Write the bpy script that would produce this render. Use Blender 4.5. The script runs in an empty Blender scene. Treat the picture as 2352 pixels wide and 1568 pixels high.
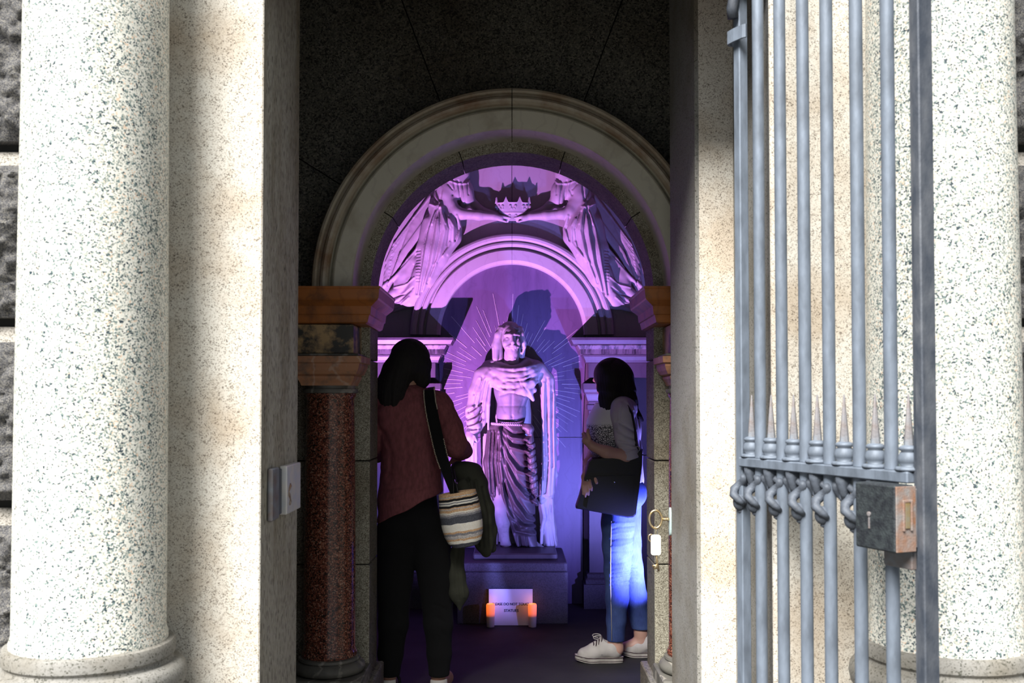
import bpy, math, random
import numpy as np
from mathutils import Vector, Matrix, noise as mnoise

random.seed(7)
scene = bpy.context.scene
COL = scene.collection

# ------------------------------------------------------------------ camera
F = 2287.0            # focal length in pixels of the 2352 px wide frame
CAMH = 1.47
PITCH = math.atan(64.0 / F)
SHIFT = 72.0
cam_d = bpy.data.cameras.new('camera')
cam_d.sensor_width = 36.0
cam_d.lens = 36.0 * F / 2352.0
cam_d.shift_y = SHIFT / 2352.0
cam_d.dof.use_dof = True
cam_d.dof.focus_distance = 6.0
cam_d.dof.aperture_fstop = 5.6
cam = bpy.data.objects.new('camera', cam_d)
cam.location = (0, 0, CAMH)
cam.rotation_euler = (math.pi / 2 + PITCH, 0, 0)
COL.objects.link(cam)
scene.camera = cam

# ------------------------------------------------------------------ daylight and exposure
world = bpy.data.worlds.new('overcast_sky')
scene.world = world
world.use_nodes = True
wb = world.node_tree.nodes['Background']
wb.inputs[0].default_value = (0.86, 0.94, 1.0, 1)
wb.inputs[1].default_value = 0.42

def light(name, kind, loc, target, color, power, size=0.03, **kw):
    d = bpy.data.lights.new(name, kind)
    d.color = color
    d.energy = power
    if kind == 'SUN':
        d.angle = size
    else:
        d.shadow_soft_size = size
    for k, v in kw.items():
        setattr(d, k, v)
    o = bpy.data.objects.new(name, d)
    o.location = loc
    v = Vector(target) - Vector(loc)
    o.rotation_euler = v.to_track_quat('-Z', 'Y').to_euler()
    COL.objects.link(o)
    return o

light('hazy_sun', 'SUN', (-3.0, -3.2, 8.6), (0.2, 3.0, 0.9), (1.0, 0.97, 0.92), 12.0, math.radians(34))
# the coloured floodlights standing on the floor out of sight behind the jambs of the inner arch
light('floodlight_pink', 'SPOT', (-1.04, 5.72, 0.42), (0.12, 7.22, 2.62), (1.0, 0.29, 0.88), 720, 0.012,
      spot_size=math.radians(86), spot_blend=0.9)
light('floodlight_violet', 'SPOT', (-1.06, 5.70, 0.40), (-0.30, 7.22, 2.05), (0.30, 0.21, 1.0), 430, 0.012,
      spot_size=math.radians(112), spot_blend=1.0)
light('floodlight_far', 'SPOT', (1.04, 5.72, 0.42), (-0.02, 7.22, 2.00), (0.26, 0.22, 1.0), 170, 0.012,
      spot_size=math.radians(132), spot_blend=0.9)
light('floodlight_blue', 'SPOT', (1.04, 5.26, 0.44), (0.46, 5.95, 0.80), (0.22, 0.23, 1.0), 500, 0.014,
      spot_size=math.radians(74), spot_blend=0.9)

scene.view_settings.view_transform = 'Standard'
scene.view_settings.look = 'None'
scene.view_settings.gamma = 1.0
scene.view_settings.exposure = 0.0
scene.view_settings.use_curve_mapping = False

# ------------------------------------------------------------------ helpers
def at(px, py, Y):
    """photo pixel seen at depth Y -> world point"""
    xc = (px - 1176.0) / F
    yc = (784.0 - py + SHIFT) / F
    dy = math.cos(PITCH) - yc * math.sin(PITCH)
    dz = math.sin(PITCH) + yc * math.cos(PITCH)
    t = Y / dy
    return Vector((xc * t, Y, CAMH + dz * t))

def ax(px, Y): return at(px, 920, Y).x
def az(py, Y): return at(1176, py, Y).z

class MB:
    def __init__(s):
        s.v = []; s.f = []
    def add(s, vs, fs):
        n = len(s.v)
        s.v.extend([tuple(p) for p in vs])
        s.f.extend([tuple(i + n for i in f) for f in fs])
        return s
    def box(s, x0, x1, y0, y1, z0, z1, bev=0.0, M=None):
        if bev > 0:
            b = min(bev, abs(x1-x0)*.45, abs(y1-y0)*.45, abs(z1-z0)*.45)
            vs = []; ids = {}
            for ix, (xa, sx) in enumerate(((x0, 1), (x1, -1))):
                for iy, (ya, sy) in enumerate(((y0, 1), (y1, -1))):
                    for iz, (za, sz) in enumerate(((z0, 1), (z1, -1))):
                        base = len(vs)
                        vs += [(xa, ya+sy*b, za+sz*b), (xa+sx*b, ya, za+sz*b), (xa+sx*b, ya+sy*b, za)]
                        ids[(ix, iy, iz)] = base
            fs = []
            I = lambda x, y, z, k: ids[(x, y, z)] + k
            for x in (0, 1): fs.append([I(x,0,0,0), I(x,1,0,0), I(x,1,1,0), I(x,0,1,0)])
            for y in (0, 1): fs.append([I(0,y,0,1), I(1,y,0,1), I(1,y,1,1), I(0,y,1,1)])
            for z in (0, 1): fs.append([I(0,0,z,2), I(1,0,z,2), I(1,1,z,2), I(0,1,z,2)])
            for a in (0, 1):
                for c in (0, 1):
                    fs.append([I(a,c,0,0), I(a,c,1,0), I(a,c,1,1), I(a,c,0,1)])
                    fs.append([I(a,0,c,0), I(a,1,c,0), I(a,1,c,2), I(a,0,c,2)])
                    fs.append([I(0,a,c,1), I(1,a,c,1), I(1,a,c,2), I(0,a,c,2)])
            for k in ids.values(): fs.append([k, k+1, k+2])
        else:
            vs = [(x, y, z) for x in (x0, x1) for y in (y0, y1) for z in (z0, z1)]
            fs = [(0,1,3,2), (4,6,7,5), (0,4,5,1), (2,3,7,6), (0,2,6,4), (1,5,7,3)]
        if M is not None: vs = [M @ Vector(v) for v in vs]
        return s.add(vs, fs)
    def lathe(s, prof, c=(0, 0, 0), n=32, a0=0.0, a1=2*math.pi, M=None, sx=1.0, sy=1.0):
        closed = abs(a1 - a0 - 2*math.pi) < 1e-6
        m = n if closed else n + 1
        vs = []
        for i in range(m):
            a = a0 + (a1-a0)*i/n
            for r, z in prof:
                vs.append(Vector((c[0]+r*math.cos(a)*sx, c[1]+r*math.sin(a)*sy, c[2]+z)))
        k = len(prof); fs = []
        for i in range(n):
            j = (i+1) % m
            for q in range(k-1):
                fs.append((i*k+q, j*k+q, j*k+q+1, i*k+q+1))
        if closed:
            if prof[0][0] > 1e-5: fs.append([i*k for i in range(m)][::-1])
            if prof[-1][0] > 1e-5: fs.append([i*k+k-1 for i in range(m)])
        if M is not None: vs = [M @ v for v in vs]
        return s.add(vs, fs)
    def tube(s, pts, r, n=10, cap=True, closed=False, flat=1.0):
        pts = [Vector(p) for p in pts]; m = len(pts)
        rs = r if isinstance(r, (list, tuple)) else [r]*m
        up = None; vs = []
        for i in range(m):
            if closed: t = pts[(i+1) % m] - pts[i-1]
            else: t = pts[min(i+1, m-1)] - pts[max(i-1, 0)]
            t.normalize()
            if up is None:
                up = Vector((0, 0, 1)) if abs(t.z) < .9 else Vector((0, 1, 0))
            u = (up - t*up.dot(t)).normalized(); w = t.cross(u); up = u
            for k in range(n):
                a = 2*math.pi*k/n
                vs.append(pts[i] + u*(rs[i]*math.cos(a)*flat) + w*(rs[i]*math.sin(a)))
        fs = []
        for i in range(m if closed else m-1):
            j = (i+1) % m
            for k in range(n):
                fs.append((i*n+k, i*n+(k+1) % n, j*n+(k+1) % n, j*n+k))
        if cap and not closed:
            fs.append(list(range(n))[::-1]); fs.append([(m-1)*n+k for k in range(n)])
        return s.add(vs, fs)
    def prism(s, poly, d0, d1, plane='xz'):
        n = len(poly)
        def P(p, d):
            return {'xz': (p[0], d, p[1]), 'xy': (p[0], p[1], d), 'yz': (d, p[0], p[1])}[plane]
        vs = [P(p, d0) for p in poly] + [P(p, d1) for p in poly]
        fs = [list(range(n))[::-1], [n+i for i in range(n)]]
        for i in range(n): fs.append((i, (i+1) % n, n+(i+1) % n, n+i))
        return s.add(vs, fs)
    def grid(s, fn, nu, nv):
        vs = [fn(i/nu, j/nv) for i in range(nu+1) for j in range(nv+1)]
        fs = [(i*(nv+1)+j, (i+1)*(nv+1)+j, (i+1)*(nv+1)+j+1, i*(nv+1)+j+1) for i in range(nu) for j in range(nv)]
        return s.add(vs, fs)
    def ball(s, c, r, n=12, m=8, sc=(1, 1, 1)):
        prof = [(max(r*math.sin(math.pi*i/m), 0), -r*math.cos(math.pi*i/m)) for i in range(m+1)]
        b = MB().lathe(prof, n=n)
        return s.add([(c[0]+v[0]*sc[0], c[1]+v[1]*sc[1], c[2]+v[2]*sc[2]) for v in b.v], b.f)

def mesh_from(name, v, f, smooth=False):
    me = bpy.data.meshes.new(name)
    me.from_pydata([tuple(p) for p in v], [], [tuple(q) for q in f])
    me.validate()
    import bmesh
    bm = bmesh.new(); bm.from_mesh(me)
    bmesh.ops.remove_doubles(bm, verts=bm.verts, dist=1e-6)
    bmesh.ops.recalc_face_normals(bm, faces=bm.faces)
    bm.to_mesh(me); bm.free()
    if smooth:
        me.polygons.foreach_set('use_smooth', [True]*len(me.polygons))
        if smooth == 'auto':
            me.set_sharp_from_angle(angle=math.radians(40))
    return me

def link(name, me, mat, parent=None):
    o = bpy.data.objects.new(name, me)
    COL.objects.link(o)
    if mat is not None and not me.materials: me.materials.append(mat)
    if parent is not None: o.parent = parent
    return o

def obj(name, mb, mat, parent=None, smooth=False):
    """one mesh object; its vertices are given in world space (parents carry no rotation here unless stated)"""
    o = link(name, mesh_from(name, mb.v, mb.f, smooth), mat, parent)
    if parent is not None: o.matrix_parent_inverse = parent.matrix_world.inverted()
    return o

def empty(name, loc=(0, 0, 0)):
    o = bpy.data.objects.new(name, None)
    o.empty_display_size = 0.1
    o.location = loc
    o.matrix_world = Matrix.Translation(loc)
    COL.objects.link(o)
    return o

def tag(o, label=None, cat=None, group=None, kind=None):
    if label: o['label'] = label
    if cat: o['category'] = cat
    if group: o['group'] = group
    if kind: o['kind'] = kind
    return o

def thing(name, label, cat, loc=(0, 0, 0), group=None):
    return tag(empty(name, loc), label, cat, group)

def struct(name, mb, mat, label=None, smooth=False):
    return tag(obj(name, mb, mat, None, smooth), label, kind='structure')

# ------------------------------------------------------------------ signed distance modelling (organic shapes)
class SDF:
    def __init__(s, lo, hi, h):
        s.h = h; s.lo = np.array(lo, float)
        n = np.ceil((np.array(hi) - s.lo)/h).astype(int) + 1
        s.ax = [(s.lo[i] + h*np.arange(n[i])).astype(np.float32) for i in range(3)]
        s.D = np.full(n, 0.25, np.float32)
    def reg(s, lo, hi):
        out = []
        for i in range(3):
            a = int(max(0, math.floor((lo[i]-s.lo[i])/s.h)-1)); b = int(min(s.D.shape[i], math.ceil((hi[i]-s.lo[i])/s.h)+2))
            if b <= a: return None
            out.append(slice(a, b))
        return tuple(out)
    def grid(s, r):
        return (s.ax[0][r[0]][:, None, None], s.ax[1][r[1]][None, :, None], s.ax[2][r[2]][None, None, :])
    def merge(s, r, d, k, op):
        o = s.D[r]
        if op == 'u':
            if k > 0:
                t = np.clip(.5+.5*(o-d)/k, 0, 1); s.D[r] = o*(1-t)+d*t-k*t*(1-t)
            else: s.D[r] = np.minimum(o, d)
        elif op == 's':
            t = np.clip(.5-.5*(o+d)/max(k, 1e-4), 0, 1); s.D[r] = o*(1-t)-d*t+k*t*(1-t)
    def cap(s, a, b, ra, rb=None, k=.02, fl=1.0, op='u'):
        rb = ra if rb is None else rb
        a = np.array(a, float); b = np.array(b, float)
        m = max(ra, rb)*max(1, fl) + k + .05
        r = s.reg(np.minimum(a, b)-m, np.maximum(a, b)+m)
        if r is None: return s
        X, Y, Z = s.grid(r)
        ab = b-a; L = float(ab@ab)+1e-9
        t = np.clip(((X-a[0])*ab[0]+(Y-a[1])*ab[1]+(Z-a[2])*ab[2])/L, 0, 1)
        dx = X-a[0]-t*ab[0]; dy = (Y-a[1]-t*ab[1])/fl; dz = Z-a[2]-t*ab[2]
        d = np.sqrt(dx*dx+dy*dy+dz*dz)-(ra+(rb-ra)*t)
        s.merge(r, d.astype(np.float32), k, op); return s
    def chain(s, pts, k=.02, fl=1.0, op='u'):
        for p, q in zip(pts[:-1], pts[1:]):
            s.cap(p[:3], q[:3], p[3], q[3], k, fl, op)
        return s
    def ell(s, c, rad, k=.02, op='u', rz=0.0, rx=0.0, ry=0.0):
        m = max(rad)+k+.05
        r = s.reg(np.array(c)-m, np.array(c)+m)
        if r is None: return s
        X, Y, Z = s.grid(r)
        R = np.array((Matrix.Rotation(rz, 3, 'Z') @ Matrix.Rotation(ry, 3, 'Y') @ Matrix.Rotation(rx, 3, 'X')).transposed())
        x, y, z = X-c[0], Y-c[1], Z-c[2]
        p = [(R[i, 0]*x+R[i, 1]*y+R[i, 2]*z)/rad[i] for i in range(3)]
        q = np.sqrt(p[0]**2+p[1]**2+p[2]**2)
        g = np.sqrt((p[0]/rad[0])**2+(p[1]/rad[1])**2+(p[2]/rad[2])**2)+1e-6
        d = q*(q-1)/g
        s.merge(r, d.astype(np.float32), k, op); return s
    def slab(s, lo, hi, k=.005, op='u', round_=0.0):
        r = s.reg(np.array(lo)-k-.05, np.array(hi)+k+.05)
        if r is None: return s
        X, Y, Z = s.grid(r)
        c = (np.array(lo)+np.array(hi))/2; e = (np.array(hi)-np.array(lo))/2-round_
        qx, qy, qz = np.abs(X-c[0])-e[0], np.abs(Y-c[1])-e[1], np.abs(Z-c[2])-e[2]
        o = np.sqrt(np.maximum(qx, 0)**2+np.maximum(qy, 0)**2+np.maximum(qz, 0)**2)
        d = o+np.minimum(np.maximum(np.maximum(qx, qy), qz), 0)-round_
        s.merge(r, d.astype(np.float32), k, op); return s
    def folds(s, polys, axes=(0, 2)):
        """polys: (points2d, width, height): ridges (+) or grooves (-) pressed into the front-projected surface"""
        A, B = s.ax[axes[0]][:, None], s.ax[axes[1]][None, :]
        H = np.zeros((len(s.ax[axes[0]]), len(s.ax[axes[1]])), np.float32)
        for pts, w, amp in polys:
            best = np.full(H.shape, 9.0, np.float32); n = len(pts)-1
            for i, (p, q) in enumerate(zip(pts[:-1], pts[1:])):
                ux, uz = q[0]-p[0], q[1]-p[1]; L = ux*ux+uz*uz+1e-9
                t = np.clip(((A-p[0])*ux+(B-p[1])*uz)/L, 0, 1)
                best = np.minimum(best, np.sqrt((A-p[0]-t*ux)**2+(B-p[1]-t*uz)**2))
            H += amp*np.exp(-(best/w)**2)
        sh = [1, 1, 1]; sh[axes[0]] = H.shape[0]; sh[axes[1]] = H.shape[1]
        s.D -= H.reshape(sh); return s
    def wobble(s, fn):
        X, Y, Z = s.grid((slice(None),)*3)
        s.D += fn(X, Y, Z).astype(np.float32); return s
    def keep(s, fn):
        """intersect with fn<0"""
        X, Y, Z = s.grid((slice(None),)*3)
        s.D = np.maximum(s.D, fn(X, Y, Z).astype(np.float32)*np.ones_like(s.D)); return s
    def mesh(s, name, mat, parent=None, smooth_it=1):
        D = s.D
        D[0] = np.maximum(D[0], .01); D[-1] = np.maximum(D[-1], .01)
        D[:, 0] = np.maximum(D[:, 0], .01); D[:, -1] = np.maximum(D[:, -1], .01)
        D[:, :, 0] = np.maximum(D[:, :, 0], .01); D[:, :, -1] = np.maximum(D[:, :, -1], .01)
        S = D < 0
        nx, ny, nz = D.shape
        cnt = np.zeros((nx-1, ny-1, nz-1), np.int8)
        for i in (0, 1):
            for j in (0, 1):
                for k in (0, 1):
                    cnt += S[i:nx-1+i, j:ny-1+j, k:nz-1+k]
        act = np.argwhere((cnt > 0) & (cnt < 8))
        idx = np.full(cnt.shape, -1, np.int32); idx[act[:, 0], act[:, 1], act[:, 2]] = np.arange(len(act))
        P = np.zeros((len(act), 3)); N = np.zeros(len(act))
        cs = [(i, j, k) for i in (0, 1) for j in (0, 1) for k in (0, 1)]
        for a in cs:
            for d in range(3):
                if a[d] == 0:
                    b = list(a); b[d] = 1
                    d0 = D[act[:, 0]+a[0], act[:, 1]+a[1], act[:, 2]+a[2]]; d1 = D[act[:, 0]+b[0], act[:, 1]+b[1], act[:, 2]+b[2]]
                    c = (d0 < 0) != (d1 < 0)
                    t = np.where(c, d0/np.where(c, d0-d1, 1), 0)
                    for e in range(3):
                        P[:, e] += np.where(c, (t if e == d else a[e]), 0)
                    N += c
        P = (P/N[:, None]+act)*s.h+s.lo
        faces = []
        for d in range(3):
            e, g = (d+1) % 3, (d+2) % 3
            sl0 = [slice(None)]*3; sl1 = [slice(None)]*3
            sl0[d] = slice(0, -1); sl1[d] = slice(1, None)
            c = np.argwhere(S[tuple(sl0)] != S[tuple(sl1)])
            c = c[(c[:, e] > 0) & (c[:, g] > 0) & (c[:, e] < D.shape[e]-1) & (c[:, g] < D.shape[g]-1)]
            q = []
            for (oe, og) in ((-1, -1), (0, -1), (0, 0), (-1, 0)):
                w = c.copy(); w[:, e] += oe; w[:, g] += og
                q.append(idx[w[:, 0], w[:, 1], w[:, 2]])
            q = np.stack(q, 1)
            ins = S[c[:, 0], c[:, 1], c[:, 2]]
            q[~ins] = q[~ins][:, ::-1]
            faces.append(q)
        Fq = np.concatenate(faces)
        for _ in range(smooth_it):
            acc = np.zeros_like(P); n = np.zeros(len(P))
            for a, b in ((0, 1), (1, 2), (2, 3), (3, 0)):
                np.add.at(acc, Fq[:, a], P[Fq[:, b]]); np.add.at(acc, Fq[:, b], P[Fq[:, a]])
                np.add.at(n, Fq[:, a], 1); np.add.at(n, Fq[:, b], 1)
            P = .5*P+.5*acc/np.maximum(n, 1)[:, None]
        me = bpy.data.meshes.new(name)
        me.vertices.add(len(P)); me.vertices.foreach_set('co', P.astype(np.float32).ravel())
        me.loops.add(len(Fq)*4); me.loops.foreach_set('vertex_index', Fq.astype(np.int32).ravel())
        me.polygons.add(len(Fq)); me.polygons.foreach_set('loop_start', np.arange(len(Fq), dtype=np.int32)*4)
        me.polygons.foreach_set('use_smooth', np.ones(len(Fq), bool))
        me.update(calc_edges=True); me.validate()
        o = link(name, me, mat, parent)
        if parent is not None: o.matrix_parent_inverse = parent.matrix_world.inverted()
        return o

# ------------------------------------------------------------------ materials
def nodes_of(name):
    m = bpy.data.materials.new(name); m.use_nodes = True
    nt = m.node_tree
    return m, nt, nt.nodes['Principled BSDF']

def N(nt, kind, **kw):
    n = nt.nodes.new(kind)
    for k, v in kw.items():
        if isinstance(k, str) and hasattr(n, k): setattr(n, k, v)
    return n

def ramp(nt, fac, stops, mode='LINEAR'):
    r = nt.nodes.new('ShaderNodeValToRGB'); r.color_ramp.interpolation = mode
    el = r.color_ramp.elements
    while len(el) < len(stops): el.new(0.5)
    for e, (p, c) in zip(el, stops):
        e.position = p; e.color = (*c, 1) if len(c) == 3 else c
    nt.links.new(fac, r.inputs[0]); return r.outputs[0]

def mix(nt, fac, a, b, mode='MIX'):
    m = nt.nodes.new('ShaderNodeMix'); m.data_type = 'RGBA'; m.blend_type = mode
    for sock, v in ((m.inputs[0], fac), (m.inputs[6], a), (m.inputs[7], b)):
        if isinstance(v, (int, float)): sock.default_value = v
        elif isinstance(v, tuple): sock.default_value = (*v, 1)
        else: nt.links.new(v, sock)
    return m.outputs[2]

def tex(nt, kind, vec, scale, **kw):
    n = nt.nodes.new('ShaderNodeTex'+kind)
    n.inputs['Scale'].default_value = scale
    for k, v in kw.items():
        if k in n.inputs: n.inputs[k].default_value = v
        else: setattr(n, k, v)
    nt.links.new(vec, n.inputs['Vector']); return n

def coords(nt, scale=(1, 1, 1)):
    c = nt.nodes.new('ShaderNodeTexCoord'); mp = nt.nodes.new('ShaderNodeMapping')
    mp.inputs['Scale'].default_value = scale
    nt.links.new(c.outputs['Object'], mp.inputs['Vector']); return mp.outputs[0]

def bump(nt, bsdf, h, strength=.3, dist=.01):
    b = nt.nodes.new('ShaderNodeBump'); b.inputs['Strength'].default_value = strength; b.inputs['Distance'].default_value = dist
    nt.links.new(h, b.inputs['Height']); nt.links.new(b.outputs[0], bsdf.inputs['Normal'])

def granite(name, stops, scale=90, rough=.5, stain=None, stain_scale=2.0, bumpy=.15, stretch=(1, 1, 1), stain_amt=(.45, .65)):
    m, nt, b = nodes_of(name)
    v = coords(nt, stretch)
    nz = tex(nt, 'Noise', v, scale*.7, Detail=2.0)
    add = nt.nodes.new('ShaderNodeVectorMath'); add.operation = 'MULTIPLY_ADD'
    nt.links.new(nz.outputs['Color'], add.inputs[0]); add.inputs[1].default_value = (1.1/scale,)*3; nt.links.new(v, add.inputs[2])
    vo = tex(nt, 'Voronoi', add.outputs[0], scale)
    sep = nt.nodes.new('ShaderNodeSeparateColor'); nt.links.new(vo.outputs['Color'], sep.inputs[0])
    n2 = tex(nt, 'Noise', v, scale*.16, Detail=3.0)
    ma = nt.nodes.new('ShaderNodeMath'); ma.operation = 'MULTIPLY_ADD'
    nt.links.new(n2.outputs[0], ma.inputs[0]); ma.inputs[1].default_value = .55
    mb_ = nt.nodes.new('ShaderNodeMath'); mb_.operation = 'SUBTRACT'; nt.links.new(sep.outputs[0], mb_.inputs[0]); mb_.inputs[1].default_value = .275
    nt.links.new(mb_.outputs[0], ma.inputs[2])
    col = ramp(nt, ma.outputs[0], stops, 'CONSTANT')
    if stain:
        ns = tex(nt, 'Noise', v, stain_scale, Detail=5.0, Roughness=.6)
        f = ramp(nt, ns.outputs[0], [(stain_amt[0], (0, 0, 0)), (stain_amt[1], (1, 1, 1))])
        col = mix(nt, f, col, mix(nt, .8, col, stain, 'MULTIPLY'))
    nt.links.new(col, b.inputs['Base Color']); b.inputs['Roughness'].default_value = rough
    if bumpy: bump(nt, b, sep.outputs[1], bumpy, .002)
    return m

def plain(name, color, rough=.6, metal=0.0, var=.15, scale=12.0, bumpy=0.0, bscale=200, sheen=0.0, stretch=(1, 1, 1), var_col=None):
    m, nt, b = nodes_of(name)
    v = coords(nt, stretch)
    nz = tex(nt, 'Noise', v, scale, Detail=4.0)
    dark = var_col or tuple(c*(1-var*2) for c in color)
    f = ramp(nt, nz.outputs[0], [(.35, (0, 0, 0)), (.7, (1, 1, 1))])
    nt.links.new(mix(nt, f, color, dark), b.inputs['Base Color'])
    b.inputs['Roughness'].default_value = rough; b.inputs['Metallic'].default_value = metal
    if bumpy:
        nb = tex(nt, 'Noise', v, bscale, Detail=2.0); bump(nt, b, nb.outputs[0], bumpy, .004)
    return m

M = {}
M['column_granite'] = granite('column_granite', [(0, (.03, .05, .065)), (.09, (.16, .22, .215)), (.235, (.42, .435, .385)), (.42, (.72, .715, .65)), (.80, (.82, .805, .74)), (.955, (.74, .56, .42))], 250, .42, bumpy=.05)
M['pier_granite'] = granite('pier_granite', [(0, (.24, .21, .175)), (.055, (.46, .42, .36)), (.20, (.63, .59, .52)), (.45, (.74, .71, .64))], 330, .8, stain=(.72, .62, .52), stain_scale=3, bumpy=.3)
M['shaded_reveal_granite'] = granite('shaded_reveal_granite', [(0, (.13, .12, .10)), (.07, (.27, .255, .205)), (.22, (.36, .34, .28)), (.45, (.42, .40, .335))], 240, .8, stain=(.55, .50, .40), stain_scale=5, bumpy=.3, stretch=(1, 1, .25))  # pier stone with weathering streaks, the side's shade put into the colour
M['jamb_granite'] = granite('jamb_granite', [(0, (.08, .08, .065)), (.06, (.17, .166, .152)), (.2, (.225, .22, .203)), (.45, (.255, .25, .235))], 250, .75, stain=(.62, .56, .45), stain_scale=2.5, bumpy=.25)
M['rough_block'] = granite('rough_block', [(0, (.035, .035, .038)), (.2, (.065, .065, .07)), (.42, (.095, .094, .097)), (.72, (.15, .143, .13))], 330, .95, bumpy=.9)
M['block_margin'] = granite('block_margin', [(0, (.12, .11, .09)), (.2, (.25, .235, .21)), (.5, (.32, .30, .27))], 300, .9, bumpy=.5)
M['mortar'] = plain('mortar', (.03, .03, .028), .95)
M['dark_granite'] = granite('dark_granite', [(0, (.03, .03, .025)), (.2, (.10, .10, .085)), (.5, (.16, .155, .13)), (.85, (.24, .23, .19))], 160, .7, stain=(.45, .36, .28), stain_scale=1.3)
M['arch_granite'] = granite('arch_granite', [(0, (.12, .105, .075)), (.2, (.22, .205, .155)), (.5, (.32, .30, .235)), (.85, (.44, .42, .335))], 300, .7, stain=(.5, .42, .32), stain_scale=3, bumpy=.5)
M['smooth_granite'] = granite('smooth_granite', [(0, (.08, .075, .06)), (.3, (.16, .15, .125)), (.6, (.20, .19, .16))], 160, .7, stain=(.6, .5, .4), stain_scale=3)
M['red_granite'] = granite('red_granite', [(0, (.02, .012, .01)), (.25, (.10, .03, .02)), (.5, (.21, .065, .04)), (.8, (.33, .13, .08)), (.94, (.42, .24, .17))], 210, .22, bumpy=.05)

def marble(name, base, vein, stain, rough=.4, stain_amt=(.45, .75), scale=4.0, vertical=False):
    m, nt, b = nodes_of(name)
    v = coords(nt, (1, 1, .12) if vertical else (1, 1, 1))
    w = tex(nt, 'Wave', coords(nt), 3.0, Distortion=9.0, Detail=4.0)
    w.inputs['Detail Scale'].default_value = 2.2
    f1 = ramp(nt, w.outputs[0], [(0, (1, 1, 1)), (.10, (0, 0, 0))])
    col = mix(nt, mix(nt, .65, f1, (0, 0, 0)), base, vein)
    ns = tex(nt, 'Noise', v, scale, Detail=6.0, Roughness=.65)
    f2 = ramp(nt, ns.outputs[0], [(stain_amt[0], (0, 0, 0)), (stain_amt[1], (1, 1, 1))])
    col = mix(nt, f2, col, stain)
    nt.links.new(col, b.inputs['Base Color']); b.inputs['Roughness'].default_value = rough
    return m

M['marble'] = marble('marble', (.60, .575, .47), (.45, .42, .35), (.34, .29, .20), .45, (.50, .80))
M['marble_warm'] = marble('marble_warm', (.44, .39, .30), (.32, .27, .21), (.25, .15, .085), .5, (.42, .70), 6)
M['orange_marble'] = marble('orange_marble', (.40, .135, .032), (.20, .065, .02), (.10, .05, .028), .4, (.46, .72), 7)
M['patchy_marble'] = marble('patchy_marble', (.46, .31, .15), (.16, .13, .10), (.05, .048, .043), .45, (.45, .56), 7)
M['capital_marble'] = marble('capital_marble', (.44, .21, .11), (.60, .50, .42), (.14, .11, .09), .5, (.50, .72), 14)
M['base_marble'] = marble('base_marble', (.13, .125, .11), (.62, .58, .50), (.07, .07, .06), .6, (.45, .7), 12)
M['white_marble'] = marble('white_marble', (.31, .305, .305), (.255, .24, .25), (.22, .20, .21), .6, (.58, .85))
M['niche_marble'] = marble('niche_marble', (.105, .080, .145), (.075, .056, .105), (.05, .038, .075), .40, (.42, .75), 5.5, True)
M['pilaster_marble'] = marble('pilaster_marble', (.050, .044, .058), (.036, .03, .042), (.024, .02, .03), .45, (.45, .75), 7, True)
M['streaked_marble'] = marble('streaked_marble', (.10, .093, .108), (.065, .058, .07), (.018, .016, .022), .5, (.46, .58), 30, True)
M['statue_marble'] = marble('statue_marble', (.25, .247, .245), (.22, .216, .212), (.12, .115, .11), .6, (.55, .8), 9)
M['shaded_statue'] = marble('shaded_statue', (.125, .13, .14), (.105, .105, .115), (.06, .058, .06), .55, (.50, .8), 9)  # statue marble again, dimmed so the chest carries its shade in the colour
M['aged_shaded_statue'] = marble('aged_shaded_statue', (.050, .044, .042), (.04, .036, .034), (.028, .025, .024), .5, (.45, .75), 10)  # aged stone, darkened further to carry the shade over the loincloth
M['pedestal_stone'] = granite('pedestal_stone', [(0, (.035, .034, .035)), (.3, (.05, .048, .05)), (.6, (.06, .058, .06))], 220, .55)
M['chamber_wall'] = plain('chamber_wall', (.07, .062, .07), .8, var=.25, scale=3)
M['floor_stone'] = plain('floor_stone', (.026, .024, .026), .8, var=.3, scale=3.5, bumpy=.1, bscale=30)
M['outer_paving'] = plain('outer_paving', (.11, .105, .095), .9, scale=5, bumpy=.3)
M['iron'] = plain('iron', (.17, .205, .26), .60, metal=.2, var=.2, scale=30, bumpy=.12, bscale=160, stretch=(1, 1, .35))
M['iron_mid'] = plain('iron_mid', (.10, .118, .15), .65, metal=.15, var=.25, scale=40, bumpy=.2)
M['iron_dark'] = plain('iron_dark', (.045, .055, .075), .55, metal=.2, var=.2, scale=26, bumpy=.2, stretch=(1, 1, .5), var_col=(.11, .12, .14))
M['iron_rust'] = plain('iron_rust', (.20, .22, .25), .7, metal=.1, scale=22, var_col=(.17, .13, .115), bumpy=.3)
M['lock_rust'] = plain('lock_rust', (.24, .225, .22), .7, metal=.2, scale=30, var_col=(.26, .12, .06), bumpy=.3)
M['lock_black'] = plain('lock_black', (.014, .017, .023), .6, metal=.2, scale=55, var_col=(.04, .05, .055), bumpy=.5)
M['zinc'] = plain('zinc', (.55, .57, .60), .5, metal=.15, scale=18, var_col=(.70, .66, .60), bumpy=.2, bscale=60)
M['brass'] = plain('brass', (.72, .50, .22), .3, metal=.9, scale=60, var_col=(.66, .58, .42))
M['steel'] = plain('steel', (.5, .5, .5), .3, metal=.9)
M['pale_plate'] = plain('pale_plate', (.50, .64, .64), .6, scale=40, var_col=(.36, .46, .45))
M['tag_plastic'] = plain('tag_plastic', (.86, .84, .74), .5, var=.03)
M['door_paint'] = plain('door_paint', (.10, .045, .035), .6, scale=20)
M['skin'] = plain('skin', (.50, .27, .19), .5, var=.06, scale=8)
M['skin_pale'] = plain('skin_pale', (.62, .36, .28), .5, var=.05, scale=8)
M['hair'] = plain('hair', (.009, .007, .007), .85, var=.2, scale=60, stretch=(1, 1, .05), bumpy=.5, bscale=120)
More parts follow.
